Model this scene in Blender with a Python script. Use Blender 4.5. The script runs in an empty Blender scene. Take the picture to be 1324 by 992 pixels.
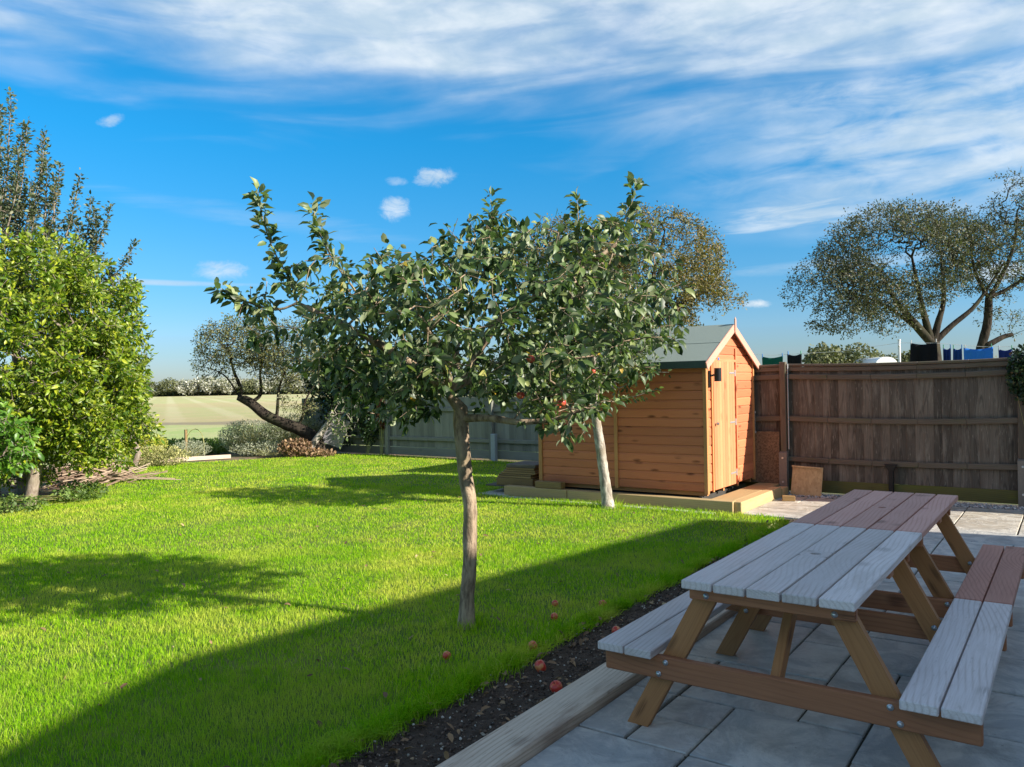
import bpy, math, random
import numpy as np
from mathutils import Matrix, Vector, Euler
C = bpy.context.scene
COL = C.collection
PI = math.pi
rng = np.random.default_rng(11)
random.seed(11)

# ------------------------------------------------------------------ camera
cam_d = bpy.data.cameras.new('camera'); cam = bpy.data.objects.new('camera', cam_d); COL.objects.link(cam)
YAW = math.radians(35.1); PITCH = math.radians(0.092); ROLL = math.radians(1.056)
cam.matrix_world = (Matrix.Translation((0, 0, 1.614)) @ Matrix.Rotation(YAW, 4, 'Z') @ Matrix.Rotation(PI/2 + PITCH, 4, 'X') @ Matrix.Rotation(-ROLL, 4, 'Z'))
cam_d.sensor_width = 36; cam_d.lens = 28.13
cam_d.clip_start = .05; cam_d.clip_end = 5000
C.camera = cam

# ------------------------------------------------------------------ light
SUN_EL = math.radians(27.0); SUN_PHI = math.radians(11.0)      # phi: from +X towards +Y
SDIR = Vector((math.cos(SUN_EL)*math.cos(SUN_PHI), math.cos(SUN_EL)*math.sin(SUN_PHI), math.sin(SUN_EL)))
sd = bpy.data.lights.new('sun', 'SUN'); sd.energy = 5.0; sd.angle = math.radians(.53); sd.color = (1, .93, .82)
sun = bpy.data.objects.new('sun', sd); COL.objects.link(sun)
sun.rotation_euler = SDIR.to_track_quat('Z', 'Y').to_euler(); sun.location = (8, 0, 12)
C.view_settings.view_transform = 'Standard'; C.view_settings.look = 'None'
C.view_settings.gamma = 1; C.view_settings.exposure = 1.08; C.view_settings.use_curve_mapping = False

class NT:
    """small helper for node trees"""
    def __init__(s, nt): s.nt = nt; s.n = nt.nodes; s.l = nt.links
    def new(s, t, **k):
        n = s.n.new(t)
        for a, b in k.items(): setattr(n, a, b)
        return n
    def put(s, sock, v):
        if hasattr(v, 'is_linked'): s.l.new(v, sock)
        elif v is not None:
            if isinstance(v, (tuple, list)) and len(v) == 3 and sock.type == 'RGBA': v = (*v, 1)
            sock.default_value = v
    def m(s, op, a, b=None, c=None, clamp=False):
        n = s.new('ShaderNodeMath', operation=op, use_clamp=clamp)
        for i, v in enumerate((a, b, c)):
            if v is not None: s.put(n.inputs[i], v)
        return n.outputs[0]
    def vm(s, op, a, b=None):
        n = s.new('ShaderNodeVectorMath', operation=op); s.put(n.inputs[0], a)
        if b is not None: s.put(n.inputs[1], b)
        return n.outputs[0]
    def sep(s, v): n = s.new('ShaderNodeSeparateXYZ'); s.l.new(v, n.inputs[0]); return n.outputs
    def comb(s, x, y, z=0.):
        n = s.new('ShaderNodeCombineXYZ')
        for i, v in enumerate((x, y, z)): s.put(n.inputs[i], v)
        return n.outputs[0]
    def mix(s, f, a, b, blend='MIX'):
        n = s.new('ShaderNodeMix', data_type='RGBA', blend_type=blend)
        s.put(n.inputs[0], f); s.put(n.inputs[6], a); s.put(n.inputs[7], b); return n.outputs[2]
    def noise(s, vec, scale=1., detail=4., rough=.55, dist=0., dim='3D'):
        n = s.new('ShaderNodeTexNoise'); n.noise_dimensions = dim
        if vec is not None: s.l.new(vec, n.inputs['Vector'])
        n.inputs['Scale'].default_value = scale; n.inputs['Detail'].default_value = detail
        n.inputs['Roughness'].default_value = rough; n.inputs['Distortion'].default_value = dist
        return n.outputs['Fac']
    def step(s, v, a, b, lo=0., hi=1.):
        n = s.new('ShaderNodeMapRange', interpolation_type='SMOOTHSTEP')
        s.put(n.inputs[0], v); s.put(n.inputs[1], a); s.put(n.inputs[2], b); s.put(n.inputs[3], lo); s.put(n.inputs[4], hi)
        return n.outputs[0]
    def attr(s, name): n = s.new('ShaderNodeAttribute', attribute_name=name); return n
    def ramp(s, v, stops):
        n = s.new('ShaderNodeValToRGB'); s.put(n.inputs[0], v); e = n.color_ramp.elements
        while len(e) < len(stops): e.new(.5)
        for el, (p, c) in zip(e, stops): el.position = p; el.color = (*c, 1)
        return n.outputs[0]

# ------------------------------------------------------------------ sky (world)
w = bpy.data.worlds.new('World'); C.world = w; w.use_nodes = True
T = NT(w.node_tree); bg = T.n['Background']; bg.inputs['Strength'].default_value = .09
sky = T.new('ShaderNodeTexSky', sky_type='NISHITA'); sky.sun_disc = False
sky.sun_elevation = SUN_EL; sky.sun_rotation = math.atan2(SDIR.x, SDIR.y)
sky.air_density = 1.0; sky.dust_density = .25; sky.ozone_density = 3.2; sky.altitude = 10
hs = T.new('ShaderNodeHueSaturation'); hs.inputs['Hue'].default_value = .49; hs.inputs['Saturation'].default_value = 1.25; hs.inputs['Value'].default_value = 1.0
T.l.new(sky.outputs[0], hs.inputs['Color'])
tc = T.new('ShaderNodeTexCoord'); d = T.sep(tc.outputs['Generated'])
DEG = 57.29578
az = T.m('MULTIPLY', T.m('ARCTAN2', d[0], d[1]), DEG)       # degrees, 0 = +Y, compass-wise
el = T.m('MULTIPLY', T.m('ARCSINE', d[2]), DEG)
low = T.noise(T.comb(T.m('MULTIPLY', az, .045), T.m('MULTIPLY', el, .13), 3.1), 1, 3, .5)
# feathery streaks, long in one direction
u1 = T.m('ADD', T.m('MULTIPLY', az, .055), T.m('MULTIPLY', el, .05)); v1 = T.m('SUBTRACT', T.m('MULTIPLY', el, .42), T.m('MULTIPLY', az, .035))
st = T.noise(T.comb(u1, v1, 7.7), 1.0, 6, .47, .7)
st2 = T.noise(T.comb(T.m('MULTIPLY', az, .16), T.m('MULTIPLY', el, .5), 1.7), 1.1, 8, .6, .6)
elw = T.m('ADD', el, T.m('MULTIPLY', T.m('SUBTRACT', low, .5), 9.))
# upper veil; lower edge falls from left to right
veil = T.step(T.m('ADD', T.m('ADD', elw, T.m('MULTIPLY', T.m('SUBTRACT', st, .5), 9.)), T.m('MULTIPLY', T.m('ADD', az, 35.), .05)), 16.0, 24.0)
tex = T.step(T.m('ADD', T.m('MULTIPLY', st, .55), T.m('MULTIPLY', st2, .45)), .30, .66)
veil = T.m('MULTIPLY', veil, T.step(el, 72., 36.))
c_veil = T.m('MULTIPLY', veil, T.m('ADD', T.m('MULTIPLY', tex, .52), .40))
# streaks on the right between 10 and 19 degrees
rt = T.step(az, -28., -8.); band = T.m('MULTIPLY', T.step(elw, 8.5, 13.), T.step(elw, 21., 17.))
c_right = T.m('MULTIPLY', T.m('MULTIPLY', rt, band), T.m('MULTIPLY', T.step(T.m('ADD', T.m('MULTIPLY', st, .6), T.m('MULTIPLY', st2, .4)), .34, .66), .85))
def blob(a0, e0, ra, re, slope=0., soft=.0, lo=.35, hi=.62, warp=None):
    da = T.m('SUBTRACT', az, a0); de = T.m('SUBTRACT', T.m('SUBTRACT', el, e0), T.m('MULTIPLY', da, slope))
    r2 = T.m('ADD', T.m('POWER', T.m('ABSOLUTE', T.m('DIVIDE', da, ra)), 2.), T.m('POWER', T.m('ABSOLUTE', T.m('DIVIDE', de, re)), 2.))
    g = T.m('SUBTRACT', 1., r2)
    return T.step(T.m('ADD', g, T.m('MULTIPLY', T.m('SUBTRACT', warp, .5), 2.6)), lo-.35, hi+.75)
fine = T.noise(T.comb(T.m('MULTIPLY', az, .7), T.m('MULTIPLY', el, 1.0), 4.4), 1., 9, .68, .5)
blobs = [T.m('MULTIPLY', blob(-40.4, 14.6, 1.7, .75, .05, warp=fine), .8), T.m('MULTIPLY', blob(-43.2, 12.4, 1.3, 1.0, warp=fine), .85), T.m('MULTIPLY', blob(-54.9, 8., 2.0, .8, warp=fine), .7),
         T.m('MULTIPLY', blob(-61.5, 16.9, .9, .45, .3, warp=fine), .6), blob(-3.6, 6.3, 2.6, .7, warp=fine), blob(-18.0, 5.2, 1.2, .35, warp=fine),
         T.m('MULTIPLY', blob(-43.1, 14.3, .9, .35, warp=fine), .35), blob(20., 9., 6., 1.2, warp=fine), blob(-95., 10., 7., 1.5, warp=fine)]
stw = T.noise(T.comb(T.m('MULTIPLY', az, .14), T.m('SUBTRACT', T.m('MULTIPLY', el, 1.1), T.m('MULTIPLY', az, .05)), 9.), 1., 8, .6, .5)
blobs.append(T.m('MULTIPLY', blob(-15.5, 10.9, 6.0, 1.25, .04, warp=stw), .85))
blobs.append(T.m('MULTIPLY', blob(-58., 7.1, 7., .22, .0, warp=stw), .6))
blobs.append(T.m('MULTIPLY', blob(-12., 7.6, 8., .6, .03, warp=stw), .4))
blobs.append(T.m('MULTIPLY', blob(-52., 11.5, 12., .9, -.12, warp=stw), .16))
tot = T.m('MAXIMUM', c_veil, c_right)
for b in blobs: tot = T.m('MAXIMUM', tot, b)
haze_low = T.step(el, 14., -1., 0., .34)
tint = T.ramp(T.m('DIVIDE', el, 40.), [(0., (.38, .45, .64)), (.1, (.44, .57, .77)), (.22, (.38, .66, .83)), (.42, (.18, .79, .97)), (.65, (.15, .84, 1.0)), (1., (.60, .85, 1.0))])
skyc = T.mix(1., hs.outputs[0], tint, 'MULTIPLY')
shade = T.noise(T.comb(T.m('MULTIPLY', az, .2), T.m('MULTIPLY', el, .4), 2.), 1., 4)
cc = T.mix(T.step(shade, .35, .7), (3.2, 3.95, 4.6), (4.7, 5.1, 5.4))
fin = T.mix(T.m('MINIMUM', tot, .93), skyc, cc)
T.l.new(fin, bg.inputs['Color'])

# ------------------------------------------------------------------ helpers
SN, CS = math.sin(math.radians(54.9)), math.cos(math.radians(54.9))
def W(x, D, z=0.):
    """lateral offset x and distance D measured along the view axis from the terrace corner -> garden coordinates"""
    return (x*SN - D*CS, x*CS + D*SN, z)
def tag(o, label=None, cat=None, group=None, kind=None):
    if label: o['label'] = label
    if cat: o['category'] = cat
    if group: o['group'] = group
    if kind: o['kind'] = kind
    return o
def empty(name, loc, rz=0., **k):
    o = bpy.data.objects.new(name, None); COL.objects.link(o); o.location = loc; o.rotation_euler = (0, 0, rz)
    o.empty_display_size = .1
    return tag(o, **k)
def rawmesh(name, V, F, mat, parent=None, smooth=False, attrs=None, loc=None):
    """V (N,3) array, F list of tuples or (M,k) array"""
    me = bpy.data.meshes.new(name); V = np.asarray(V, dtype=np.float32)
    if isinstance(F, np.ndarray):
        n, k = F.shape; me.vertices.add(len(V)); me.vertices.foreach_set('co', V.ravel())
        me.loops.add(n*k); me.loops.foreach_set('vertex_index', F.astype(np.int32).ravel())
        me.polygons.add(n); me.polygons.foreach_set('loop_start', np.arange(0, n*k, k, dtype=np.int32))
        me.update(calc_edges=True)
    else:
        me.from_pydata(V.tolist(), [], F); me.update()
    if smooth: me.polygons.foreach_set('use_smooth', [True]*len(me.polygons))
    for an, arr in (attrs or {}).items():
        arr = np.asarray(arr, dtype=np.float32)
        if arr.ndim == 2: a = me.attributes.new(an, 'FLOAT_VECTOR', 'POINT'); a.data.foreach_set('vector', arr.ravel())
        else: a = me.attributes.new(an, 'FLOAT', 'POINT'); a.data.foreach_set('value', arr)
    if mat: me.materials.append(mat)
    o = bpy.data.objects.new(name, me); COL.objects.link(o)
    if parent: o.parent = parent; o.matrix_parent_inverse = Matrix.Identity(4)
    return o

# chamfered box template: verts indexed by (corner, axis)
_cf = None
def cbox_template():
    vid = {}; V = []
    for i in range(8):
        s = [1 if i >> a & 1 else -1 for a in range(3)]
        for a in range(3):
            vid[(i, a)] = len(V); V.append((s, a))       # vertex lies on the face normal to axis a
    F = []
    for a in range(3):
        b, c = (a+1) % 3, (a+2) % 3
        for sa in (0, 1):
            cs = []
            for (sb, sc) in ((0, 0), (1, 0), (1, 1), (0, 1)):
                cs.append(vid[((sa << a) | (sb << b) | (sc << c), a)])
            F.append(cs if sa else cs[::-1])
    for a in range(3):                                     # edges along axis a
        b, c = (a+1) % 3, (a+2) % 3
        for sb in (0, 1):
            for sc in (0, 1):
                i0 = (sb << b) | (sc << c); i1 = i0 | (1 << a)
                f = [vid[(i0, b)], vid[(i1, b)], vid[(i1, c)], vid[(i0, c)]]
                F.append(f if (sb ^ sc) else f[::-1])
    for i in range(8):
        f = [vid[(i, 0)], vid[(i, 1)], vid[(i, 2)]]; par = bin(i).count('1') % 2
        F.append(f if par else f[::-1])
    return V, F
CV, CF = cbox_template()
class MB:
    def __init__(s): s.V = []; s.F = []; s.g = []; s.r = []
    def box(s, c, size, rot=None, ch=.003, along=0, rnd=None, jit=0.):
        """c centre, size full sizes, rot 3x3 or z angle, along = index of the grain axis"""
        h = np.array(size)/2.; ch = min(ch, h.min()*.45); R = np.eye(3)
        if rot is not None: R = np.array(rot if not isinstance(rot, (int, float)) else Matrix.Rotation(rot, 3, 'Z'))
        if jit: R = R @ np.array(Euler((random.uniform(-jit, jit), random.uniform(-jit, jit), random.uniform(-jit, jit))).to_matrix())
        rr = random.random() if rnd is None else rnd; off = np.array((random.uniform(0, 30), random.randint(1, 40), random.randint(1, 40)))
        o = [along, (along+1) % 3, (along+2) % 3]; n0 = len(s.V)
        for sg, a in CV:
            p = np.array([sg[k]*(h[k] if k == a else h[k]-ch) for k in range(3)])
            s.V.append(tuple(R @ p + np.array(c))); s.g.append(tuple(p[o] + off)); s.r.append(rr)
        s.F += [tuple(n0+i for i in f) for f in CF]
        return s
    def beam(s, p0, p1, wd, th, up=(0, 0, 1), ch=.003, rnd=None):
        """board from p0 to p1; wd measured along 'up' side, th across"""
        p0 = np.array(p0, float); p1 = np.array(p1, float); x = p1-p0; L = np.linalg.norm(x); x /= L
        u = np.array(up, float); y = np.cross(u, x); y /= np.linalg.norm(y); z = np.cross(x, y)
        return s.box((p0+p1)/2, (L, th, wd), np.stack([x, y, z], 1), ch, 0, rnd)
    def poly(s, pts, F, rnd=None, g=None):
        n0 = len(s.V); rr = random.random() if rnd is None else rnd
        s.V += [tuple(p) for p in pts]; s.g += [tuple(p) for p in (g if g is not None else pts)]; s.r += [rr]*len(pts)
        s.F += [tuple(n0+i for i in f) for f in F]; return s
    def prism(s, outline, z0, z1, rnd=None):
        n = len(outline); pts = [(x, y, z0) for x, y in outline] + [(x, y, z1) for x, y in outline]
        return s.poly(pts, [tuple(range(n))[::-1], tuple(range(n, 2*n))] + [(i, (i+1) % n, n+(i+1) % n, n+i) for i in range(n)], rnd)
    def cyl(s, p0, p1, r0, r1=None, n=12, caps=True, rnd=None):
        r1 = r0 if r1 is None else r1; p0 = np.array(p0, float); p1 = np.array(p1, float); x = p1-p0; x /= np.linalg.norm(x)
        a = np.array((0, 0, 1.)) if abs(x[2]) < .9 else np.array((1., 0, 0)); y = np.cross(a, x); y /= np.linalg.norm(y); z = np.cross(x, y)
        pts = [p0 + r0*(math.cos(t)*y+math.sin(t)*z) for t in np.linspace(0, 2*PI, n, endpoint=False)] + [p1 + r1*(math.cos(t)*y+math.sin(t)*z) for t in np.linspace(0, 2*PI, n, endpoint=False)]
        F = [(i, (i+1) % n, n+(i+1) % n, n+i) for i in range(n)]
        if caps: F += [tuple(range(n))[::-1], tuple(range(n, 2*n))]
        return s.poly(pts, F, rnd)
    def tube(s, pts, r, n=6, rnd=None):
        for a, b in zip(pts[:-1], pts[1:]): s.cyl(a, b, r, r, n, True, rnd)
        return s
    def build(s, name, mat, parent=None, smooth=False, origin=None):
        V = np.array(s.V, float); g = np.array(s.g)
        if parent is not None: V = V - np.array(parent.matrix_world.translation if parent.parent is None and not parent.name in MOVED else MOVED.get(parent.name, (0, 0, 0)))
        o = rawmesh(name, V, s.F, mat, parent, smooth, {'gc': g, 'rnd': np.array(s.r)})
        return o
MOVED = {}
def root(name, loc, label, cat, group=None):
    o = empty(name, loc, 0., label=label, cat=cat, group=group); MOVED[o.name] = tuple(loc); return o
def part(mb, name, mat, parent, smooth=False):
    """mesh given in garden coordinates becomes a part of parent (whose children live in parent space)"""
    p = parent; org = np.zeros(3)
    while p is not None:
        org = org + np.array(p.location); p = p.parent
    V = np.array(mb.V, float) - org
    return rawmesh(name, V, mb.F, mat, parent, smooth, {'gc': np.array(mb.g), 'rnd': np.array(mb.r)})
def single(mb, name, mat, label, cat, group=None, kind=None, smooth=False):
    V = np.array(mb.V, float); org = np.array(((V[:, 0].min()+V[:, 0].max())/2, (V[:, 1].min()+V[:, 1].max())/2, V[:, 2].min()))
    o = rawmesh(name, V-org, mb.F, mat, None, smooth, {'gc': np.array(mb.g), 'rnd': np.array(mb.r)}); o.location = org
    return tag(o, label, cat, group, kind)
def copy_tree(o, parent=None):
    c = o.copy(); COL.objects.link(c)
    if parent is not None: c.parent = parent
    for ch in list(o.children): copy_tree(ch, c)
    return c

# ------------------------------------------------------------------ materials
def mat_new(name):
    m = bpy.data.materials.new(name); m.use_nodes = True; t = NT(m.node_tree); return m, t, t.n['Principled BSDF']
def bump(t, b, h, strength=.3, dist=.01):
    n = t.new('ShaderNodeBump'); n.inputs['Strength'].default_value = strength; n.inputs['Distance'].default_value = dist
    t.l.new(h, n.inputs['Height']); t.l.new(n.outputs[0], b.inputs['Normal'])
def wood(name, c_dark, c_light, c_grain, grain=.5, knots=1., rough=.7, ring=22., var=.35, stain=None, bs=.35):
    m, t, b = mat_new(name); gc = t.attr('gc').outputs['Vector']; rnd = t.attr('rnd').outputs['Fac']
    x, y, z = t.sep(gc)
    yl = t.m('SUBTRACT', t.m('FRACT', t.m('ADD', y, .5)), .5); zl = t.m('SUBTRACT', t.m('FRACT', t.m('ADD', z, .5)), .5)
    seed = t.m('ADD', t.m('MULTIPLY', rnd, 57.), t.m('ROUND', y))
    # flat-sawn board: growth rings are nested arches along the length
    w1 = t.noise(t.comb(t.m('MULTIPLY', x, .9), seed, 0.), 1., 0, .5); w2 = t.noise(t.comb(t.m('MULTIPLY', x, 1.6), t.m('MULTIPLY', yl, 6.), seed), 1., 1, .35); w3 = t.noise(t.comb(t.m('MULTIPLY', x, 2.2), t.m('MULTIPLY', yl, 18.), t.m('ADD', seed, 5.)), 1., 3, .6)
    yc = t.m('ADD', yl, t.m('MULTIPLY', t.m('SUBTRACT', w1, .5), .20))
    ph = t.m('ADD', t.m('MULTIPLY', t.m('MULTIPLY', yc, yc), ring*55.), t.m('ADD', t.m('MULTIPLY', x, ring*.22), t.m('MULTIPLY', w2, 2.2)))
    ph = t.m('ADD', ph, t.m('MULTIPLY', zl, 40.))
    band = t.m('ADD', t.m('MULTIPLY', t.m('SINE', t.m('MULTIPLY', ph, 6.283)), .5), .5); band = t.m('MULTIPLY', t.m('POWER', band, 4.0), t.step(w3, .30, .62, .15, 1.))
    fib = t.noise(t.comb(t.m('MULTIPLY', x, 4.), t.m('MULTIPLY', y, 160.), t.m('MULTIPLY', z, 160.)), 1., 3, .6)
    big = t.noise(t.comb(t.m('MULTIPLY', x, 1.3), t.m('MULTIPLY', y, 7.), t.m('MULTIPLY', z, 7.)), 1., 3, .5)
    vo = t.new('ShaderNodeTexVoronoi'); vo.inputs['Scale'].default_value = 1.
    t.l.new(t.comb(t.m('MULTIPLY', x, 2.9), t.m('ADD', t.m('MULTIPLY', y, 9.), t.m('MULTIPLY', rnd, 37.)), t.m('MULTIPLY', z, 4.)), vo.inputs['Vector'])
    kn = t.m('MULTIPLY', t.step(vo.outputs['Distance'], .24, .08), t.step(t.m('ADD', fib, w3), .75, 1.1))
    col = t.mix(big, c_dark, c_light)
    col = t.mix(t.m('MULTIPLY', band, grain), col, c_grain)
    col = t.mix(t.m('MULTIPLY', t.step(fib, .35, .7), .35*grain+.1), col, c_grain)
    col = t.mix(t.m('MULTIPLY', kn, .75*knots), col, tuple(v*.35 for v in c_grain))
    v = t.m('ADD', t.m('MULTIPLY', t.m('SUBTRACT', rnd, .5), var*2), 1.)
    col = t.mix(1., col, t.comb(v, v, v), 'MULTIPLY')
    if stain:
        sn = t.noise(t.comb(t.m('MULTIPLY', x, .8), t.m('MULTIPLY', y, 4.), t.m('MULTIPLY', z, 4.)), 2., 5, .65)
        fl = t.noise(t.comb(t.m('MULTIPLY', x, 9.), t.m('MULTIPLY', y, 55.), t.m('MULTIPLY', z, 55.)), 1., 3, .6)
        col = t.mix(t.step(sn, .5, .72, 0., stain[1]), col, stain[0]); col = t.mix(t.step(fl, .60, .72, 0., .5), col, stain[0])
    t.put(b.inputs['Base Color'], col); b.inputs['Roughness'].default_value = rough; b.inputs['Specular IOR Level'].default_value = .3
    bump(t, b, t.m('ADD', t.m('MULTIPLY', band, .6), fib), bs, .002)
    return m
def plain(name, col, rough=.6, metal=0., nscale=0., nvar=.25, b_=.0, spec=.4):
    m, t, b = mat_new(name); b.inputs['Roughness'].default_value = rough; b.inputs['Metallic'].default_value = metal; b.inputs['Specular IOR Level'].default_value = spec
    if nscale:
        tcx = t.new('ShaderNodeTexCoord'); nz = t.noise(tcx.outputs['Object'], nscale, 6, .6)
        t.put(b.inputs['Base Color'], t.mix(nz, tuple(c*(1-nvar) for c in col), tuple(min(1, c*(1+nvar)) for c in col)))
        if b_: bump(t, b, nz, b_, .01)
    else: b.inputs['Base Color'].default_value = (*col, 1)
    return m
def leafmat(name, stops, under, rough=.45, trans=.35, patch=None, spec=.5, tcol=None):
    """stops: ramp over the per-leaf random value"""
    m, t, b = mat_new(name); rnd = t.attr('rnd').outputs['Fac']; col = t.ramp(rnd, stops)
    if patch:
        tcx = t.new('ShaderNodeTexCoord'); nz = t.noise(tcx.outputs['Object'], patch[0], 3, .5)
        col = t.mix(t.step(nz, .4, .65, 0., patch[2]), col, patch[1])
    geo = t.new('ShaderNodeNewGeometry')
    colf = t.mix(geo.outputs['Backfacing'], col, t.mix(.6, col, under))
    t.put(b.inputs['Base Color'], colf); b.inputs['Roughness'].default_value = rough; b.inputs['Specular IOR Level'].default_value = spec
    tr = t.new('ShaderNodeBsdfTranslucent'); t.put(tr.inputs['Color'], t.mix(1., col, tcol or (1.3, 1.45, .5), 'MULTIPLY'))
    ms = t.new('ShaderNodeMixShader'); ms.inputs[0].default_value = trans
    t.l.new(b.outputs[0], ms.inputs[1]); t.l.new(tr.outputs[0], ms.inputs[2])
    t.l.new(ms.outputs[0], t.n['Material Output'].inputs['Surface'])
    return m
def barkmat(name, c1, c2, c3, sc=9., bs=.6):
    m, t, b = mat_new(name); tcx = t.new('ShaderNodeTexCoord'); x, y, z = t.sep(tcx.outputs['Object'])
    v = t.comb(t.m('MULTIPLY', x, 2.2), t.m('MULTIPLY', y, 2.2), t.m('MULTIPLY', z, .7))
    n1 = t.noise(v, sc, 8, .65, .4); n2 = t.noise(tcx.outputs['Object'], sc*.35, 3, .5); n3 = t.noise(tcx.outputs['Object'], sc*3.5, 3, .6)
    col = t.mix(t.step(n1, .35, .65), c1, c2); col = t.mix(t.step(n2, .48, .66, 0., .7), col, c3)
    t.put(b.inputs['Base Color'], col); b.inputs['Roughness'].default_value = .9; b.inputs['Specular IOR Level'].default_value = .12
    bump(t, b, t.m('ADD', n1, t.m('MULTIPLY', n3, .5)), bs, .012)
    return m

M = {}
M['table_grey'] = wood('weathered_table_top', (.58, .52, .50), (.72, .66, .645), (.32, .24, .20), .40, .6, .5, 13., .14, stain=((.40, .35, .31), .45), bs=.35)
M['table_red'] = wood('red_cedar_table_top', (.56, .285, .225), (.66, .38, .31), (.36, .13, .08), .40, 1., .6, 14., .22)
M['seat_red'] = wood('red_bench_boards', (.46, .20, .14), (.58, .30, .22), (.26, .085, .05), .45, 1., .6, 20., .22)
M['frame_brown'] = wood('treated_frame_timber', (.36, .155, .055), (.48, .235, .095), (.22, .085, .03), .30, .9, .6, 14., .2)
M['beam_red'] = wood('treated_beam_timber', (.36, .14, .065), (.47, .21, .10), (.20, .07, .035), .30, .9, .6, 14., .2)
M['shed_side'] = wood('shed_cladding', (.56, .175, .075), (.64, .225, .105), (.42, .105, .04), .35, 1.2, .62, 10., .22)
M['shed_gable'] = M['shed_side']
M['shed_door'] = wood('shed_door_boards', (.56, .21, .095), (.62, .26, .125), (.47, .15, .055), .3, .6, .6, 10., .2)
M['shed_trim'] = wood('shed_trim', (.48, .22, .08), (.58, .29, .11), (.38, .15, .05), .25, .4, .6, 10., .15)
M['barge'] = wood('bargeboard_timber', (.50, .25, .18), (.58, .32, .24), (.42, .18, .12), .2, .4, .6, 10., .1)
M['sleeper'] = wood('pale_sleeper', (.68, .53, .40), (.80, .68, .54), (.34, .22, .14), .5, .5, .75, 9., .12, stain=((.24, .15, .10), .55), bs=.6)
M['sleeper_new'] = wood('new_sleeper', (.40, .28, .13), (.50, .37, .19), (.30, .19, .08), .3, .3, .7, 8., .12)
M['offcut'] = wood('offcut_timber', (.22, .14, .055), (.36, .24, .11), (.14, .08, .03), .4, .5, .7, 12., .3)
M['fence_dark'] = wood('weathered_fence_boards', (.085, .066, .050), (.18, .148, .118), (.038, .030, .024), .6, .6, .8, 12., .42, stain=((.30, .26, .21), .5), bs=.6)
M['fence_rail'] = wood('weathered_fence_rails', (.095, .075, .055), (.18, .145, .11), (.07, .05, .035), .5, .4, .8, 16., .2, stain=((.10, .11, .04), .5))
M['fence_moss'] = wood('mossy_gravel_board', (.10, .09, .03), (.17, .16, .05), (.07, .05, .02), .5, .3, .85, 10., .2, stain=((.13, .14, .025), .8))
M['fence_green'] = wood('green_treated_fence', (.19, .19, .155), (.28, .28, .235), (.12, .12, .095), .4, .3, .8, 12., .22)
M['spur'] = plain('concrete_spur', (.21, .18, .15), .9, 0, 30, .3, .3)
M['steel'] = plain('galvanised_bolt', (.55, .56, .57), .35, .9)
M['steel_dull'] = plain('galvanised_fitting', (.42, .43, .43), .55, .6)
M['black'] = plain('black_powder_coat', (.012, .012, .013), .4)
M['osb_light'] = None
M['bark_apple'] = barkmat('apple_bark', (.14, .10, .07), (.42, .32, .22), (.26, .21, .12), 9., 1.)
M['bark_pale'] = barkmat('pale_apple_bark', (.20, .17, .14), (.50, .45, .38), (.26, .21, .15), 9., 1.)
M['bark_dark'] = barkmat('hawthorn_bark', (.018, .014, .012), (.060, .047, .036), (.045, .045, .025), 6., .8)
M['bark_grey'] = barkmat('hedge_bark', (.16, .12, .095), (.34, .28, .23), (.2, .17, .12), 9., .7)
M['apple_leaf'] = leafmat('apple_leaves', [(0, (.018, .042, .009)), (.35, (.038, .075, .016)), (.65, (.075, .125, .030)), (.90, (.17, .23, .08)), (.988, (.28, .31, .10)), (1, (.5, .3, .03))], (.36, .40, .25), .45, .26, spec=.45)
M['laurel_leaf'] = leafmat('hedge_leaves', [(0, (.035, .085, .008)), (.35, (.10, .18, .012)), (.7, (.23, .32, .016)), (1, (.46, .48, .03))], (.25, .3, .05), .42, .35, spec=.5)
M['laurel_big'] = leafmat('broad_hedge_leaves', [(0, (.05, .13, .012)), (.5, (.10, .22, .02)), (1, (.18, .32, .03))], (.1, .18, .04), .4, .35)
M['pear_leaf'] = leafmat('pear_leaves', [(0, (.03, .055, .018)), (.5, (.07, .10, .038)), (.85, (.13, .155, .07)), (1, (.2, .15, .07))], (.20, .21, .15), .5, .25)
M['haw_leaf'] = leafmat('hawthorn_leaves_grey', [(0, (.04, .052, .022)), (.5, (.085, .10, .048)), (.85, (.15, .155, .09)), (1, (.18, .12, .09))], (.12, .115, .08), .6, .22)
M['haw_leaf_gold'] = leafmat('hawthorn_leaves_gold', [(0, (.07, .075, .018)), (.5, (.17, .15, .036)), (.85, (.27, .21, .065)), (1, (.30, .15, .06))], (.16, .14, .07), .6, .25)
M['haw_leaf_olive'] = leafmat('hawthorn_leaves_olive', [(0, (.06, .075, .025)), (.5, (.13, .145, .045)), (.85, (.22, .22, .08)), (1, (.27, .19, .08))], (.17, .17, .10), .6, .25)
M['ivy_leaf'] = leafmat('ivy_leaves', [(0, (.008, .020, .008)), (.6, (.018, .040, .014)), (1, (.04, .075, .022))], (.03, .06, .02), .35, .12)
M['climber_leaf'] = leafmat('autumn_climber_leaves', [(0, (.05, .035, .012)), (.6, (.14, .05, .02)), (1, (.24, .08, .03))], (.12, .06, .03), .6, .2)
M['yellow_leaf'] = leafmat('golden_leaves', [(0, (.20, .24, .03)), (.6, (.42, .42, .05)), (1, (.62, .56, .07))], (.5, .5, .1), .6, .3)
M['silver_leaf'] = leafmat('silver_leaves', [(0, (.18, .21, .13)), (.6, (.36, .39, .26)), (1, (.55, .56, .42))], (.35, .36, .3), .7, .2)
M['straw_leaf'] = leafmat('dry_stems', [(0, (.20, .20, .06)), (.6, (.38, .38, .12)), (1, (.60, .52, .25))], (.2, .2, .1), .8, .15)
M['mid_leaf'] = leafmat('bramble_leaves', [(0, (.06, .11, .02)), (.6, (.13, .22, .035)), (1, (.25, .32, .07))], (.12, .18, .06), .6, .3)
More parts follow.
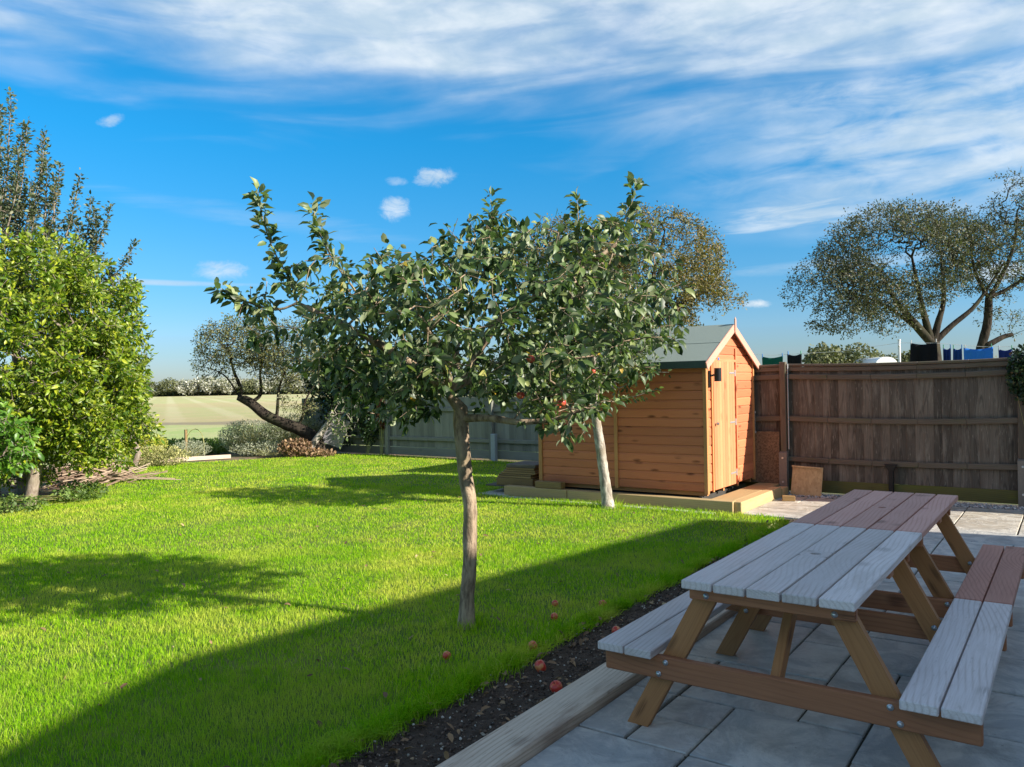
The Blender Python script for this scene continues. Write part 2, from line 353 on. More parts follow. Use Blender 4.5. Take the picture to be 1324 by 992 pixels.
M['dead_leaf'] = leafmat('dead_leaves', [(0, (.10, .05, .03)), (.5, (.24, .14, .07)), (.9, (.36, .22, .11)), (1, (.45, .36, .2))], (.3, .2, .12), .8, .1)
M['white_leaf'] = leafmat('silvery_tree_leaves', [(0, (.20, .20, .17)), (.5, (.42, .41, .37)), (1, (.62, .60, .55))], (.5, .5, .46), .8, .3)
M['far_green'] = leafmat('distant_leaves', [(0, (.07, .085, .035)), (.6, (.12, .135, .055)), (1, (.17, .165, .075))], (.15, .16, .08), .8, .15)

# ------------------------------------------------------------------ vegetation tools
LEAF = np.array([(0, 0, 0), (.3, .24, .06), (.3, 0, 0), (.3, -.24, .06), (.68, .21, .03), (.68, 0, -.05), (.68, -.21, .03), (1, 0, -.17)])
LEAF_F = np.array([(0, 2, 1, 1), (0, 3, 2, 2), (2, 5, 4, 1), (2, 3, 6, 5), (5, 7, 4, 4), (5, 6, 7, 7)])
DIA = np.array([(0, 0, 0), (.5, .27, .05), (1, 0, -.06), (.5, -.27, .05)])
def unit(v): return v/np.maximum(np.linalg.norm(v, axis=-1, keepdims=True), 1e-9)
def rsph(n): return unit(rng.normal(size=(n, 3)))
def leaf_mesh(name, P, Dr, Nn, S, mat, parent, org, wide=1., full=True, rnd=None):
    """P positions, Dr directions, Nn approximate leaf normals, S lengths"""
    n = len(P); x = unit(Dr); y = unit(np.cross(Nn, x) + 1e-6); z = np.cross(x, y)
    rnd = rng.random(n) if rnd is None else rnd
    tpl = (LEAF if full else DIA)*np.array((1, wide, 1.)); k = len(tpl)
    curl = rng.uniform(.3, 2.0, n)
    V = (P[:, None, :] + S[:, None, None]*(tpl[None, :, 0, None]*x[:, None, :] + tpl[None, :, 1, None]*y[:, None, :] + (tpl[None, :, 2]*curl[:, None])[..., None]*z[:, None, :])).reshape(-1, 3) - np.array(org)
    if full:
        tri = [(0, 2, 1), (0, 3, 2), (2, 5, 4), (2, 4, 1), (2, 3, 6), (2, 6, 5), (5, 7, 4), (5, 6, 7)]
        F = (np.arange(n)[:, None, None]*8 + np.array(tri)[None]).reshape(-1, 3)
    else:
        F = (np.arange(n)[:, None, None]*4 + np.array([(0, 3, 2, 1)])[None]).reshape(-1, 4)
    return rawmesh(name, V, F, mat, parent, False, {'rnd': np.repeat(rnd, k)})
def dens(pts, rad, step=.05, amp=.05):
    P = [np.array(p, float) for p in pts]; out, ro = [], []
    for i in range(len(P)-1):
        a, b, c, d = P[max(i-1, 0)], P[i], P[i+1], P[min(i+2, len(P)-1)]; k = max(1, int(np.linalg.norm(c-b)/step))
        for j in range(k):
            t = j/k; out.append(.5*((2*b)+(c-a)*t+(2*a-5*b+4*c-d)*t*t+(3*b-a-3*c+d)*t**3)); ro.append((rad[i]*(1-t)+rad[i+1]*t)*(1+random.uniform(-amp, amp)))
    out.append(P[-1]); ro.append(rad[-1]); return out, ro
class Skel:
    def __init__(s, pts, rad):
        s.P = [np.array(p, float) for p in pts]; s.par = [-1]+list(range(len(pts)-1)); s.rmin = list(rad)
    def limb(s, pts, rad, start=None):
        """polyline branching from node index start (or from the nearest node)"""
        i = start if start is not None else int(np.argmin([np.linalg.norm(q-np.array(pts[0])) for q in s.P]))
        rl = list(rad) if hasattr(rad, '__len__') else [rad]*len(pts); pd = s.P[i]-s.P[s.par[i]] if s.par[i] >= 0 else np.array((0, 0, .1))
        pts, rad = dens([s.P[i]]+[np.array(p, float) for p in pts], [rl[0]*1.15]+rl, max(.04, np.linalg.norm(np.array(pts[0])-np.array(pts[-1]))/14)); pts, rad = pts[1:], rad[1:]
        for j, p in enumerate(pts):
            s.P.append(np.array(p, float)); s.par.append(i); s.rmin.append(rad[j] if hasattr(rad, '__len__') else rad); i = len(s.P)-1
        return i
    def grow(s, A, seg=.12, lift=.15, first=1, wig=.12):
        A = np.array(A); n0 = len(s.P); cap = n0 + int(len(A)*12)+1000
        P = np.zeros((cap, 3)); P[:n0] = s.P; n = n0
        base = P[:n0]; dd = np.min(np.linalg.norm(A[:, None, :]-base[None, first:, :], axis=2), axis=1)
        s.tips = []
        for a in A[np.argsort(dd)]:
            if n > cap-60: break
            D = np.linalg.norm(P[first:n]-a, axis=1); j0 = int(np.argmin(D)); i = j0+first; d = D[j0]
            k = max(1, min(12, int(d/seg))); p = P[i]
            pd = P[i]-P[s.par[i]] if s.par[i] >= 0 else np.array((0, 0, 1.)); pd = pd/max(np.linalg.norm(pd), 1e-6)
            ctl = p + pd*d*.35 + np.array((0, 0, lift*d))
            for j in range(1, k+1):
                t = j/k; q = (1-t)**2*p + 2*t*(1-t)*ctl + t*t*a + (rng.normal(size=3)*wig*seg if j < k else 0)
                P[n] = q; s.par.append(i); s.rmin.append(0.); i = n; n += 1
            s.tips.append(i)
        s.P = P[:n].copy(); s.par = np.array(s.par); s.rmin = np.array(s.rmin)
    def radii(s, tip=.002, pw=2.4):
        n = len(s.P); acc = np.zeros(n); ch = np.full(n, -1); cr = np.zeros(n); r = np.zeros(n); depth = np.zeros(n)
        for i in range(n-1, -1, -1):
            r[i] = max(tip, acc[i]**(1/pw)) if s.rmin[i] == 0 else max(s.rmin[i], 0)
            p = s.par[i]
            if p >= 0:
                acc[p] += r[i]**pw
                if r[i] > cr[p]: cr[p] = r[i]; ch[p] = i
        s.r = r; s.main = ch; return r
    def mesh(s, sel, k):
        """tube quads for the edges whose child is in sel"""
        P, par, r = s.P, s.par, s.r; n = len(P)
        ind = np.zeros((n, 3)); ok = par >= 0; ind[ok] = unit(P[ok]-P[par[ok]]); ind[~ok] = (0, 0, 1)
        outd = ind.copy(); mk = s.main >= 0; outd[mk] = unit(P[s.main[mk]]-P[mk]); tan = unit(ind+outd)
        ref = np.array((.31, .93, .19)); ref /= np.linalg.norm(ref)
        ang = np.linspace(0, 2*PI, k, endpoint=False)
        def ring(c, t, rad):
            y = unit(np.cross(ref, t)); z = np.cross(t, y)
            return c[:, None, :] + rad[:, None, None]*(np.cos(ang)[None, :, None]*y[:, None, :] + np.sin(ang)[None, :, None]*z[:, None, :])
        R = ring(P, tan, r); c = np.where(sel & ok)[0]; p = par[c]; ismain = s.main[p] == c
        cu = ring(P[p], ind[c], r[c]*1.12)
        V = np.concatenate([R.reshape(-1, 3), cu.reshape(-1, 3)])
        a0 = np.where(ismain, p*k, n*k + np.arange(len(c))*k); b0 = c*k; j = np.arange(k); j2 = (j+1) % k
        F = np.stack([a0[:, None]+j, a0[:, None]+j2, b0[:, None]+j2, b0[:, None]+j], 2).reshape(-1, 4)
        us = np.unique(F); mp = np.zeros(len(V), int); mp[us] = np.arange(len(us)); return V[us], mp[F]
def in_ell(n, ells, shell=0.):
    """random points in a union of ellipsoids, each (centre, radii, weight) in garden axes rotated to the view"""
    wts = np.array([e[2]*np.prod(e[1]) if len(e) > 2 else np.prod(e[1]) for e in ells]); k = rng.choice(len(ells), n, p=wts/wts.sum())
    u = rsph(n); rad = rng.uniform(shell**3, 1, n)**(1/3.); out = np.zeros((n, 3))
    for i, e in enumerate(ells):
        q = k == i; l = (u[q]*rad[q][:, None])*np.array(e[1])                  # lateral, depth, height
        c = np.array(W(*e[0])); out[q] = c + np.stack([l[:, 0]*SN - l[:, 1]*CS, l[:, 0]*CS + l[:, 1]*SN, l[:, 2]], 1)
    return out
def clump(P, f, keep=.5, seed=1):
    r = np.random.default_rng(seed); v = np.zeros(len(P))
    for i in range(10):
        k = unit(r.normal(size=3))*f*r.uniform(.6, 1.8); v += np.sin(P@k + r.uniform(0, 6.28))
    return P[v >= np.quantile(v, 1-keep)]
def on_shoots(shoots, per_m, size, spread):
    P, dr = [], []
    for sh in shoots:
        q = np.array([W(*p) for p in sh])
        for a, b in zip(q[:-1], q[1:]):
            n = int(per_m*np.linalg.norm(b-a))+1; t = rng.random(n)[:, None]; d = unit(rsph(n)*np.array((1, 1, .5))+unit((b-a)[None])*.5)
            P.append(a*(1-t)+b*t+d*spread*rng.random((n, 1))); dr.append(d)
    P = np.concatenate(P); n = len(P); return P, np.concatenate(dr), unit(rsph(n)*.8+np.array((0, 0, .6))), size*rng.uniform(.6, 1.15, n)
def leaves_on(s, thr, per, size, spread, outc=None, droop=.3, upn=.6, cluster=True, jitter=.35):
    """positions/directions for leaves on twigs thinner than thr"""
    idx = np.where((s.r < thr) & (s.par >= 0))[0]; cnt = rng.poisson(per, len(idx)); ii = np.repeat(idx, cnt); n = len(ii)
    d = unit(s.P[ii]-s.P[s.par[ii]]); t = rng.random(n)[:, None]; base = s.P[s.par[ii]]*(1-t) + s.P[ii]*t
    dr = unit(d*.5 + rsph(n)*.9 + np.array((0, 0, -droop)))
    P = base + dr*spread*rng.random(n)[:, None]
    N = unit(np.array((0, 0, upn)) + rsph(n)*jitter*1.5 + np.array(SDIR)*.25)
    S = size*rng.uniform(.42, 1.22, n)
    return P, dr, N, S
def tree(name, label, cat, loc, sk, bark, leafm, leafargs, group=None, kthick=9, thick=.012, full=True, wide=1., extra=None, rough=0.0):
    o = root(name, loc, label, cat, group); org = np.array(loc)
    thk = sk.r > thick
    V, F = sk.mesh(thk, kthick)
    if rough: V = V + (np.sin(V[:, 2:3]*31+V[:, 0:1]*70)+np.sin(V[:, 1:2]*83+V[:, 2:3]*17))*rough*rng.normal(size=V.shape)*.6
    rawmesh('trunk', V-org, F, bark, o, True)
    V, F = sk.mesh(~thk, 4); rawmesh('branches', V-org, F, bark, o, True)
    P, dr, N, S = leaves_on(sk, *leafargs[0], **leafargs[1])
    if extra is not None:
        P = np.concatenate([P, extra[0]]); dr = np.concatenate([dr, extra[1]]); N = np.concatenate([N, extra[2]]); S = np.concatenate([S, extra[3]])
    leaf_mesh('foliage', P, dr, N, S, leafm, o, org, wide, full); print('LEAVES', label[:30], len(P), len(sk.P))
    return o, P
def pip(x, y, poly):
    ins = np.zeros(len(x), bool); n = len(poly)
    for i in range(n):
        x1, y1 = poly[i]; x2, y2 = poly[(i+1) % n]
        if y1 == y2: continue
        c = ((y1 > y) != (y2 > y)) & (x < (x2-x1)*(y-y1)/(y2-y1)+x1); ins ^= c
    return ins
def inv(X, Y): return (X*SN + Y*CS, -X*CS + Y*SN)

# ================================================================== GROUND
def sheet(name, poly, z, mat, thick=0.): 
    return rawmesh(name, [(x, y, z) for x, y in poly], [tuple(range(len(poly)))], mat)
# terrain / field
m, t, b = mat_new('field_ground'); tcx = t.new('ShaderNodeTexCoord'); x, y, z = t.sep(tcx.outputs['Object'])
Dd = t.m('ADD', t.m('MULTIPLY', x, -CS), t.m('MULTIPLY', y, SN)); Lx = t.m('ADD', t.m('MULTIPLY', x, SN), t.m('MULTIPLY', y, CS))
n1 = t.noise(tcx.outputs['Object'], .35, 6, .65); n2 = t.noise(tcx.outputs['Object'], 2.5, 6, .7); n3 = t.noise(tcx.outputs['Object'], .03, 3, .5)
rows = t.m('SINE', t.m('ADD', t.m('MULTIPLY', t.m('SUBTRACT', Lx, t.m('MULTIPLY', Dd, -.43)), 1.6), t.m('MULTIPLY', n1, 2.)))
rowf = t.step(rows, .3, .9)
stub = t.mix(n2, (.36, .31, .13), (.50, .45, .22)); stub = t.mix(t.step(n1, .40, .62, 0, .75), stub, (.32, .38, .12)); stub = t.mix(t.m('MULTIPLY', rowf, .35), stub, (.58, .53, .33))
stub = t.mix(t.step(n3, .5, .62, 0, .45), stub, (.42, .29, .15))
stub = t.mix(t.step(Dd, 52., 110., .35, 0.), stub, (.26, .20, .09))
grn = t.mix(n2, (.18, .27, .06), (.34, .42, .13))
D2 = t.m('ADD', Dd, t.m('MULTIPLY', t.m('SUBTRACT', n1, .5), 5.))
grn = t.mix(t.step(n1, .40, .60, .1, .8), grn, (.38, .36, .16)); col = t.mix(t.step(D2, 36., 42.), grn, stub); col = t.mix(t.m('MULTIPLY', t.step(D2, 38.5, 40.), t.step(D2, 43.5, 41.5)), col, (.22, .18, .10))
t.put(b.inputs['Base Color'], col); b.inputs['Roughness'].default_value = .95; bump(t, b, n2, .6, .1)
R_ = 2600
tag(rawmesh('field', [(-R_, -R_, -.06), (R_, -R_, -.06), (R_, R_, -.06), (-R_, R_, -.06)], [(0, 1, 2, 3)], m), 'stubble field stretching to the horizon', None, None, 'structure')

LAWN = [(-2.60, -4), (-2.60, 3.3), (-2.58, 3.6), (-2.63, 4.1), (-2.70, 4.9), (-2.66, 5.8), (-2.74, 7.5), (-2.82, 9.42), (-3.4, 9.44), (-5.0, 9.42), (-6.2, 9.38), (-7.1, 9.36), (-7.35, 10.2), (-7.4, 11.5), (-7.4, 13.5),
        (-9.4, 13.62), (-11.3, 13.7), (-13.3, 13.85), (-15.1, 13.5), (-15.0, 12.8), (-15.5, 11.7), (-15.9, 11.0), (-16.5, 10.15), (-15.5, 8.6), (-14.3, 7.4), (-13.1, 6.35), (-11.9, 5.0), (-10.9, 3.3), (-9.8, 1.0), (-8.8, -1.5), (-8, -4)]
m, t, b = mat_new('lawn_turf'); tcx = t.new('ShaderNodeTexCoord'); o_ = tcx.outputs['Object']
nA = t.noise(o_, 1.1, 5, .6); nB = t.noise(o_, 60, 4, .7); nC = t.noise(o_, .45, 2, .5)
col = t.mix(nB, (.035, .075, .006), (.12, .20, .014)); col = t.mix(t.step(nA, .42, .66, 0, .6), col, (.24, .24, .04)); 
t.put(b.inputs['Base Color'], col); b.inputs['Roughness'].default_value = .9; bump(t, b, nB, .8, .02)
tag(sheet('lawn', LAWN, .0, m), 'garden lawn', None, None, 'structure')
# soil / beds (one sheet under everything in the garden)
m, t, b = mat_new('bed_soil'); tcx = t.new('ShaderNodeTexCoord'); o_ = tcx.outputs['Object']
nB = t.noise(o_, 28, 8, .75); nC = t.noise(o_, 5, 4, .6)
soilc = t.mix(nB, (.030, .019, .012), (.13, .085, .055)); t.put(b.inputs['Base Color'], soilc); b.inputs['Roughness'].default_value = .95; bump(t, b, nB, 1., .03)
M['soil'] = m
m, t, b = mat_new('mulch'); tcx = t.new('ShaderNodeTexCoord'); o_ = tcx.outputs['Object']
nB = t.noise(o_, 20, 8, .75); nC = t.noise(o_, 2, 4, .6)
t.put(b.inputs['Base Color'], t.mix(t.step(nC, .4, .6), t.mix(nB, (.10, .06, .035), (.30, .20, .13)), t.mix(nB, (.05, .06, .02), (.16, .18, .06)))); b.inputs['Roughness'].default_value = .95; bump(t, b, nB, 1., .03)
M['mulch'] = m
tag(sheet('flower_bed', [(-7, -4), (-7, 14.4), (-19.5, 15.2), (-19.2, 9), (-16, 4), (-12, -4)], -.03, M['mulch']), 'bed round the lawn', None, None, 'structure')
def fbm(X, Y, sc, seed):
    r = np.random.default_rng(seed); out = np.zeros_like(X)
    for i in range(14):
        a = r.uniform(0, 2*PI); f = sc*r.uniform(.5, 3.5); out += np.sin((X*math.cos(a)+Y*math.sin(a))*f + r.uniform(0, 6))/f*sc
    return out/8
gx, gy = np.meshgrid(np.linspace(-2.72, -2.17, 28), np.linspace(-1, 9.45, 380), indexing='ij')
gz = .004 + fbm(gx, gy, 30, 3)*.012 + rng.normal(size=gx.shape)*.005 - .02*np.clip((gx+2.45)/.2, -1, 1)**2*0
gz = np.where(gx < -2.62, gz-.03, gz)
idx = np.arange(gx.size).reshape(gx.shape)
F = np.stack([idx[:-1, :-1], idx[1:, :-1], idx[1:, 1:], idx[:-1, 1:]], -1).reshape(-1, 4)
tag(rawmesh('soil_border', np.stack([gx, gy, gz], -1).reshape(-1, 3), F, M['soil'], None, True), 'narrow dark soil border', None, None, 'structure')

# patio: riven slabs on a 0.3 m module
m, t, b = mat_new('sandstone_slab'); gc = t.attr('gc').outputs['Vector']; rnd = t.attr('rnd').outputs['Fac']
tcx = t.new('ShaderNodeTexCoord'); px_ = t.sep(tcx.outputs['Object'])
warp = t.noise(gc, 2.2, 5, .6, .8); vein = t.noise(gc, 3.5, 8, .7, 1.6); fi = t.noise(gc, 40, 6, .7)
base = t.ramp(rnd, [(0, (.43, .43, .42)), (.3, (.55, .54, .51)), (.55, (.48, .48, .465)), (.8, (.57, .54, .49)), (1, (.49, .44, .40))])
warm = t.ramp(rnd, [(0, (.42, .33, .21)), (.5, (.52, .42, .28)), (1, (.36, .27, .18))])
far = t.m('MAXIMUM', t.step(px_[1], 9.3, 10.0), 0.)
base = t.mix(t.m('MULTIPLY', far, .85), base, warm)
col = t.mix(t.step(vein, .40, .60), t.mix(.25, base, (.24, .25, .245)), t.mix(.6, base, (.70, .67, .60))); col = t.mix(t.step(warp, .5, .7, 0, .5), col, (.26, .25, .23))
col = t.mix(t.m('MULTIPLY', fi, .35), col, (.14, .14, .13)); gr = t.noise(tcx.outputs['Object'], 1.7, 8, .72, .4); col = t.mix(t.step(gr, .52, .70, 0, .55), col, (.20, .19, .165)); sp = t.noise(tcx.outputs['Object'], 55, 2, .5); col = t.mix(t.step(sp, .70, .76, 0, .6), col, (.10, .09, .07))
t.put(b.inputs['Base Color'], col); b.inputs['Roughness'].default_value = .58; b.inputs['Specular IOR Level'].default_value = .45
bump(t, b, t.m('ADD', t.m('MULTIPLY', t.step(vein, .3, .7), 1.), t.m('MULTIPLY', fi, .25)), .75, .008)
M['slab'] = m
M['mortar'] = plain('joint_mortar', (.060, .052, .034), .95, 0, 9, .75, .6)
X0, Y0, g_ = -2.0, 3.26-.3*14, .3
NX, NY = 25, 42
occ = np.zeros((NX, NY), int); slabs = []
def put(x0, y0, x1, y1):
    a, b2, c, d_ = round((x0-X0)/g_), round((y0-Y0)/g_), round((x1-X0)/g_), round((y1-Y0)/g_)
    occ[a:c, b2:d_] = 1; slabs.append((a, b2, c-a, d_-b2))
for q in [(-1.4, 3.26, -.8, 3.86), (-1.1, 3.86, -.8, 4.16), (-2, 3.26, -1.7, 3.86), (-1.7, 3.26, -1.4, 3.56), (-1.7, 3.56, -1.4, 3.86), (-2, 2.66, -1.4, 3.26), (-1.7, 3.86, -1.1, 4.46), (-2, 3.86, -1.7, 4.46), (-.8, 3.56, 0.1, 4.16), (-.8, 2.96, -.2, 3.56), (-1.4, 2.66, -.8, 3.26), (-.8, 4.16, -.2, 4.76)]: put(*q)
r2_ = random.Random(5)
for j in range(NY):
    for i in range(NX):
        if occ[i, j]: continue
        for (a, c) in sorted([(3, 2), (2, 3), (2, 2), (2, 2), (2, 1), (1, 2), (1, 1), (2, 1)], key=lambda q: -q[0]*q[1]*r2_.uniform(.35, 1)):
            if i+a <= NX and j+c <= NY and not occ[i:i+a, j:j+c].any():
                occ[i:i+a, j:j+c] = 1; slabs.append((i, j, a, c)); break
        else: occ[i, j] = 1; slabs.append((i, j, 1, 1))
pb = MB()
def slab(x0, y0, x1, y1, zt=0.):
    gp = random.uniform(.005, .009)
    if abs(x0+2) < .01: x0 = -1.955
    pb.box(((x0+x1)/2, (y0+y1)/2, zt-.02+random.uniform(-.002, .002)), (x1-x0-2*gp, y1-y0-2*gp, .04), rot=np.array(Euler((random.uniform(-.003, .003), random.uniform(-.003, .003), random.uniform(-.006, .006))).to_matrix()), ch=.005, along=0)
for (i, j, a, c) in slabs:
    y1 = Y0+(j+c)*g_
    if Y0+j*g_ < 11.2: slab(X0+i*g_, Y0+j*g_, X0+(i+a)*g_, min(y1, 11.3))
for (x0, y0, x1, y1) in [(-3.34, 9.52, -2.6, 10.1), (-2.6, 9.52, -2.0, 9.82), (-2.6, 9.82, -2.0, 10.42), (-3.34, 10.1, -2.6, 10.7), (-3.34, 10.7, -3.0, 11.3), (-3.0, 10.7, -2.3, 11.3), (-2.6, 10.42, -2.0, 10.7), (-2.3, 10.7, -2.0, 11.3)]: slab(x0, y0, x1, y1)
o = part(pb, 'patio', M['slab'], None); tag(o, 'riven stone slab patio', None, None, 'structure')
tag(sheet('patio_bed', [(-2.0, -1), (5.5, -1), (5.5, 11.4), (-3.5, 11.4), (-3.5, 9.46), (-2.0, 9.46)], -.016, M['mortar']), 'mortar bed under the patio', None, None, 'structure')
# small paved area under the stack left of the shed
pb = MB()
for (x0, y0, x1, y1) in [(-7.3, 9.42, -6.75, 10.0), (-7.3, 10.0, -6.75, 10.6), (-6.75, 9.28, -6.2, 9.42), (-6.2, 9.28, -5.4, 9.42), (-5.4, 9.3, -4.6, 9.43), (-4.6, 9.3, -3.6, 9.43)]: slab(x0, y0, x1, y1, .012)
o = part(pb, 'paved_strip', M['slab'], None); tag(o, 'paving strip in front of the shed', None, None, 'structure')

# gravel strip
ico = [(-.53, .85, 0), (.53, .85, 0), (-.53, -.85, 0), (.53, -.85, 0), (0, -.53, .85), (0, .53, .85), (0, -.53, -.85), (0, .53, -.85), (.85, 0, -.53), (.85, 0, .53), (-.85, 0, -.53), (-.85, 0, .53)]
icoF = [(0, 11, 5), (0, 5, 1), (0, 1, 7), (0, 7, 10), (0, 10, 11), (1, 5, 9), (5, 11, 4), (11, 10, 2), (10, 7, 6), (7, 1, 8), (3, 9, 4), (3, 4, 2), (3, 2, 6), (3, 6, 8), (3, 8, 9), (4, 9, 5), (2, 4, 11), (6, 2, 10), (8, 6, 7), (9, 8, 1)]
def stones(name, P, S, mat, flat=.7):
    n = len(P); V = np.array(ico)[None]*rng.uniform(.65, 1.25, (n, 12, 1)); a = rng.uniform(0, 2*PI, n)
    V = V*np.array((1, .8, flat))*S[:, None, None]; x = V[..., 0]*np.cos(a)[:, None]-V[..., 1]*np.sin(a)[:, None]; y = V[..., 0]*np.sin(a)[:, None]+V[..., 1]*np.cos(a)[:, None]
    V = np.stack([x, y, V[..., 2]], -1)+P[:, None]
    F = (np.arange(n)[:, None, None]*12+np.array(icoF)[None]).reshape(-1, 3)
    return rawmesh(name, V.reshape(-1, 3), F, mat, None, False, {'rnd': np.repeat(rng.random(n), 12)})
def rampmat(name, stops, rough=.85):
    m, t, b = mat_new(name); t.put(b.inputs['Base Color'], t.ramp(t.attr('rnd').outputs['Fac'], stops)); b.inputs['Roughness'].default_value = rough; return m
M['gravel'] = rampmat('gravel_stones', [(0, (.20, .19, .19)), (.4, (.42, .40, .39)), (.8, (.62, .60, .58)), (1, (.75, .72, .68))])
n = 5200; P = np.stack([rng.uniform(-3.44, 3.0, n), rng.uniform(11.31, 11.62, n), rng.uniform(-.012, .012, n)], 1)
tag(stones('gravel', P, rng.uniform(.008, .016, n), M['gravel']), 'pale gravel strip at the foot of the fence', None, None, 'stuff')
tag(sheet('gravel_bed', [(-3.5, 11.3), (3.5, 11.3), (3.5, 11.9), (-3.5, 11.9)], -.012, M['mortar']), 'ground under the gravel', None, None, 'structure')
# crumbs, chips and old leaves on the soil border
M['crumb'] = rampmat('soil_crumbs', [(0, (.022, .014, .009)), (.55, (.08, .05, .034)), (.85, (.17, .11, .075)), (.95, (.30, .26, .20)), (1, (.6, .57, .5))])
n = 9000; P = np.stack([rng.uniform(-2.66, -2.2, n), rng.uniform(1.5, 9.4, n)**1.0, rng.uniform(.0, .022, n)], 1)
tag(stones('soil_crumbs', P, rng.uniform(.002, .011, n)*rng.uniform(.6, 1.1, n), M['crumb']), 'loose crumbs and chips on the soil border', None, None, 'stuff')
n = 330; P = np.stack([rng.uniform(-2.72, -2.2, n), rng.uniform(1.8, 9.0, n), rng.uniform(.014, .035, n)], 1)
d_ = rsph(n)*np.array((1, 1, .25)); o = leaf_mesh('fallen_leaves', P, d_, np.array((0, 0, 1.))+rsph(n)*.5, rng.uniform(.025, .07, n), M['dead_leaf'], None, (0, 0, 0), .9); tag(o, 'dead leaves on the soil border', None, None, 'stuff')
n = 170; P = np.stack([rng.uniform(-9, -2.7, n), rng.uniform(2, 9.2, n), rng.uniform(.03, .045, n)], 1)
d_ = rsph(n)*np.array((1, 1, .3)); o = leaf_mesh('scattered_leaves', P, d_, np.array((0, 0, 1.))+rsph(n)*.5, rng.uniform(.03, .065, n), M['dead_leaf'], None, (0, 0, 0), .8); tag(o, 'odd fallen leaves on the grass', None, None, 'stuff')

# grass blades
def grass():
    Vs, Fs, Rs, off = [], [], [], 0
    bands = [(2.0, 4.6, 11000, .0026, (.024, .048)), (4.6, 8.0, 5600, .0038, (.022, .042)), (8.0, 13., 2400, .006, (.020, .036)), (13., 23., 1000, .010, (.018, .034))]
    for (d0, d1, den, wd, hh) in bands:
        xl = -.72*d1-1.2; xr = .55*d1
        n = int((xr-xl)*(d1-d0)*den); x = rng.uniform(xl, xr, n); D = rng.uniform(d0, d1, n)
        k = (x > -.72*D-1.2) & (x < .6*D+.5); x, D = x[k], D[k]
        X = x*SN-D*CS; Y = x*CS+D*SN; k = pip(X+rng.normal(size=len(X))*.03, Y+rng.normal(size=len(X))*.03, LAWN); X, Y = X[k], Y[k]; n = len(X)
        # clumps: taller and shorter patches
        cl = fbm(X, Y, 3.0, 8); h = rng.uniform(hh[0], hh[1], n)*(1+.35*np.clip(cl, -1, 1.6)); a = rng.uniform(0, 2*PI, n)
        edge = (X > -2.78) & (Y < 9.3); h = np.where(edge, h*rng.uniform(1.1, 2.3, n), h)
        for (tx, ty, rr) in [(-3.38, 4.18, .16), (-4.95, 9.16, .2)]:
            dd = np.hypot(X-tx, Y-ty); h = np.where(dd < rr, h*rng.uniform(1.2, 2.4, n), h)
        ed2 = (Y > 9.1) & (Y < 9.42); h = np.where(ed2, h*rng.uniform(1.0, 2.2, n), h)
        ln = rng.uniform(.15, .85, n)*h; la = rng.uniform(0, 2*PI, n); w_ = wd*rng.uniform(.7, 1.3, n)
        cx_, sx_ = np.cos(a)*w_/2, np.sin(a)*w_/2; lx, ly = np.cos(la)*ln, np.sin(la)*ln
        z0 = np.full(n, -.004)
        V = np.stack([np.stack([X-cx_, Y-sx_, z0], 1), np.stack([X+cx_, Y+sx_, z0], 1), np.stack([X+cx_*.8+lx*.35, Y+sx_*.8+ly*.35, h*.6], 1), np.stack([X-cx_*.8+lx*.35, Y-sx_*.8+ly*.35, h*.6], 1), np.stack([X+lx, Y+ly, h*.95], 1)], 1)
        tri = np.array([(0, 1, 2), (0, 2, 3), (3, 2, 4)]); F = (np.arange(n)[:, None, None]*5+tri[None]).reshape(-1, 3)+off
        Vs.append(V.reshape(-1, 3)); Fs.append(F); Rs.append(np.repeat(rng.random(n), 5)); off += 5*n
    m, t, b = mat_new('grass_blades'); rnd = t.attr('rnd').outputs['Fac']; tcx = t.new('ShaderNodeTexCoord'); o_ = tcx.outputs['Object']
    col = t.ramp(rnd, [(0, (.10, .26, .004)), (.35, (.23, .45, .007)), (.75, (.36, .56, .014)), (.93, (.50, .60, .05)), (1, (.70, .62, .25))])
    nA = t.noise(o_, 1.3, 7, .68); nC = t.noise(o_, .33, 2, .5); nD = t.noise(o_, 4.5, 3, .6)
    col = t.mix(t.step(nA, .42, .64, 0, .62), col, (.68, .62, .13)); col = t.mix(t.step(nC, .42, .6, .0, .35), col, (.17, .40, .010)); col = t.mix(t.step(nD, .52, .7, 0, .4), col, (.13, .30, .010))
    t.put(b.inputs['Base Color'], col); b.inputs['Roughness'].default_value = .65; b.inputs['Specular IOR Level'].default_value = .06
    tr = t.new('ShaderNodeBsdfTranslucent'); t.put(tr.inputs['Color'], t.mix(1., col, (1.15, 1.25, .5), 'MULTIPLY'))
    ms = t.new('ShaderNodeMixShader'); ms.inputs[0].default_value = .42; t.l.new(b.outputs[0], ms.inputs[1]); t.l.new(tr.outputs[0], ms.inputs[2]); t.l.new(ms.outputs[0], t.n['Material Output'].inputs['Surface'])
    o = rawmesh('grass', np.concatenate(Vs), np.concatenate(Fs), m, None, False, {'rnd': np.concatenate(Rs)})
    tag(o, 'short green grass of the lawn', None, None, 'stuff')
grass()
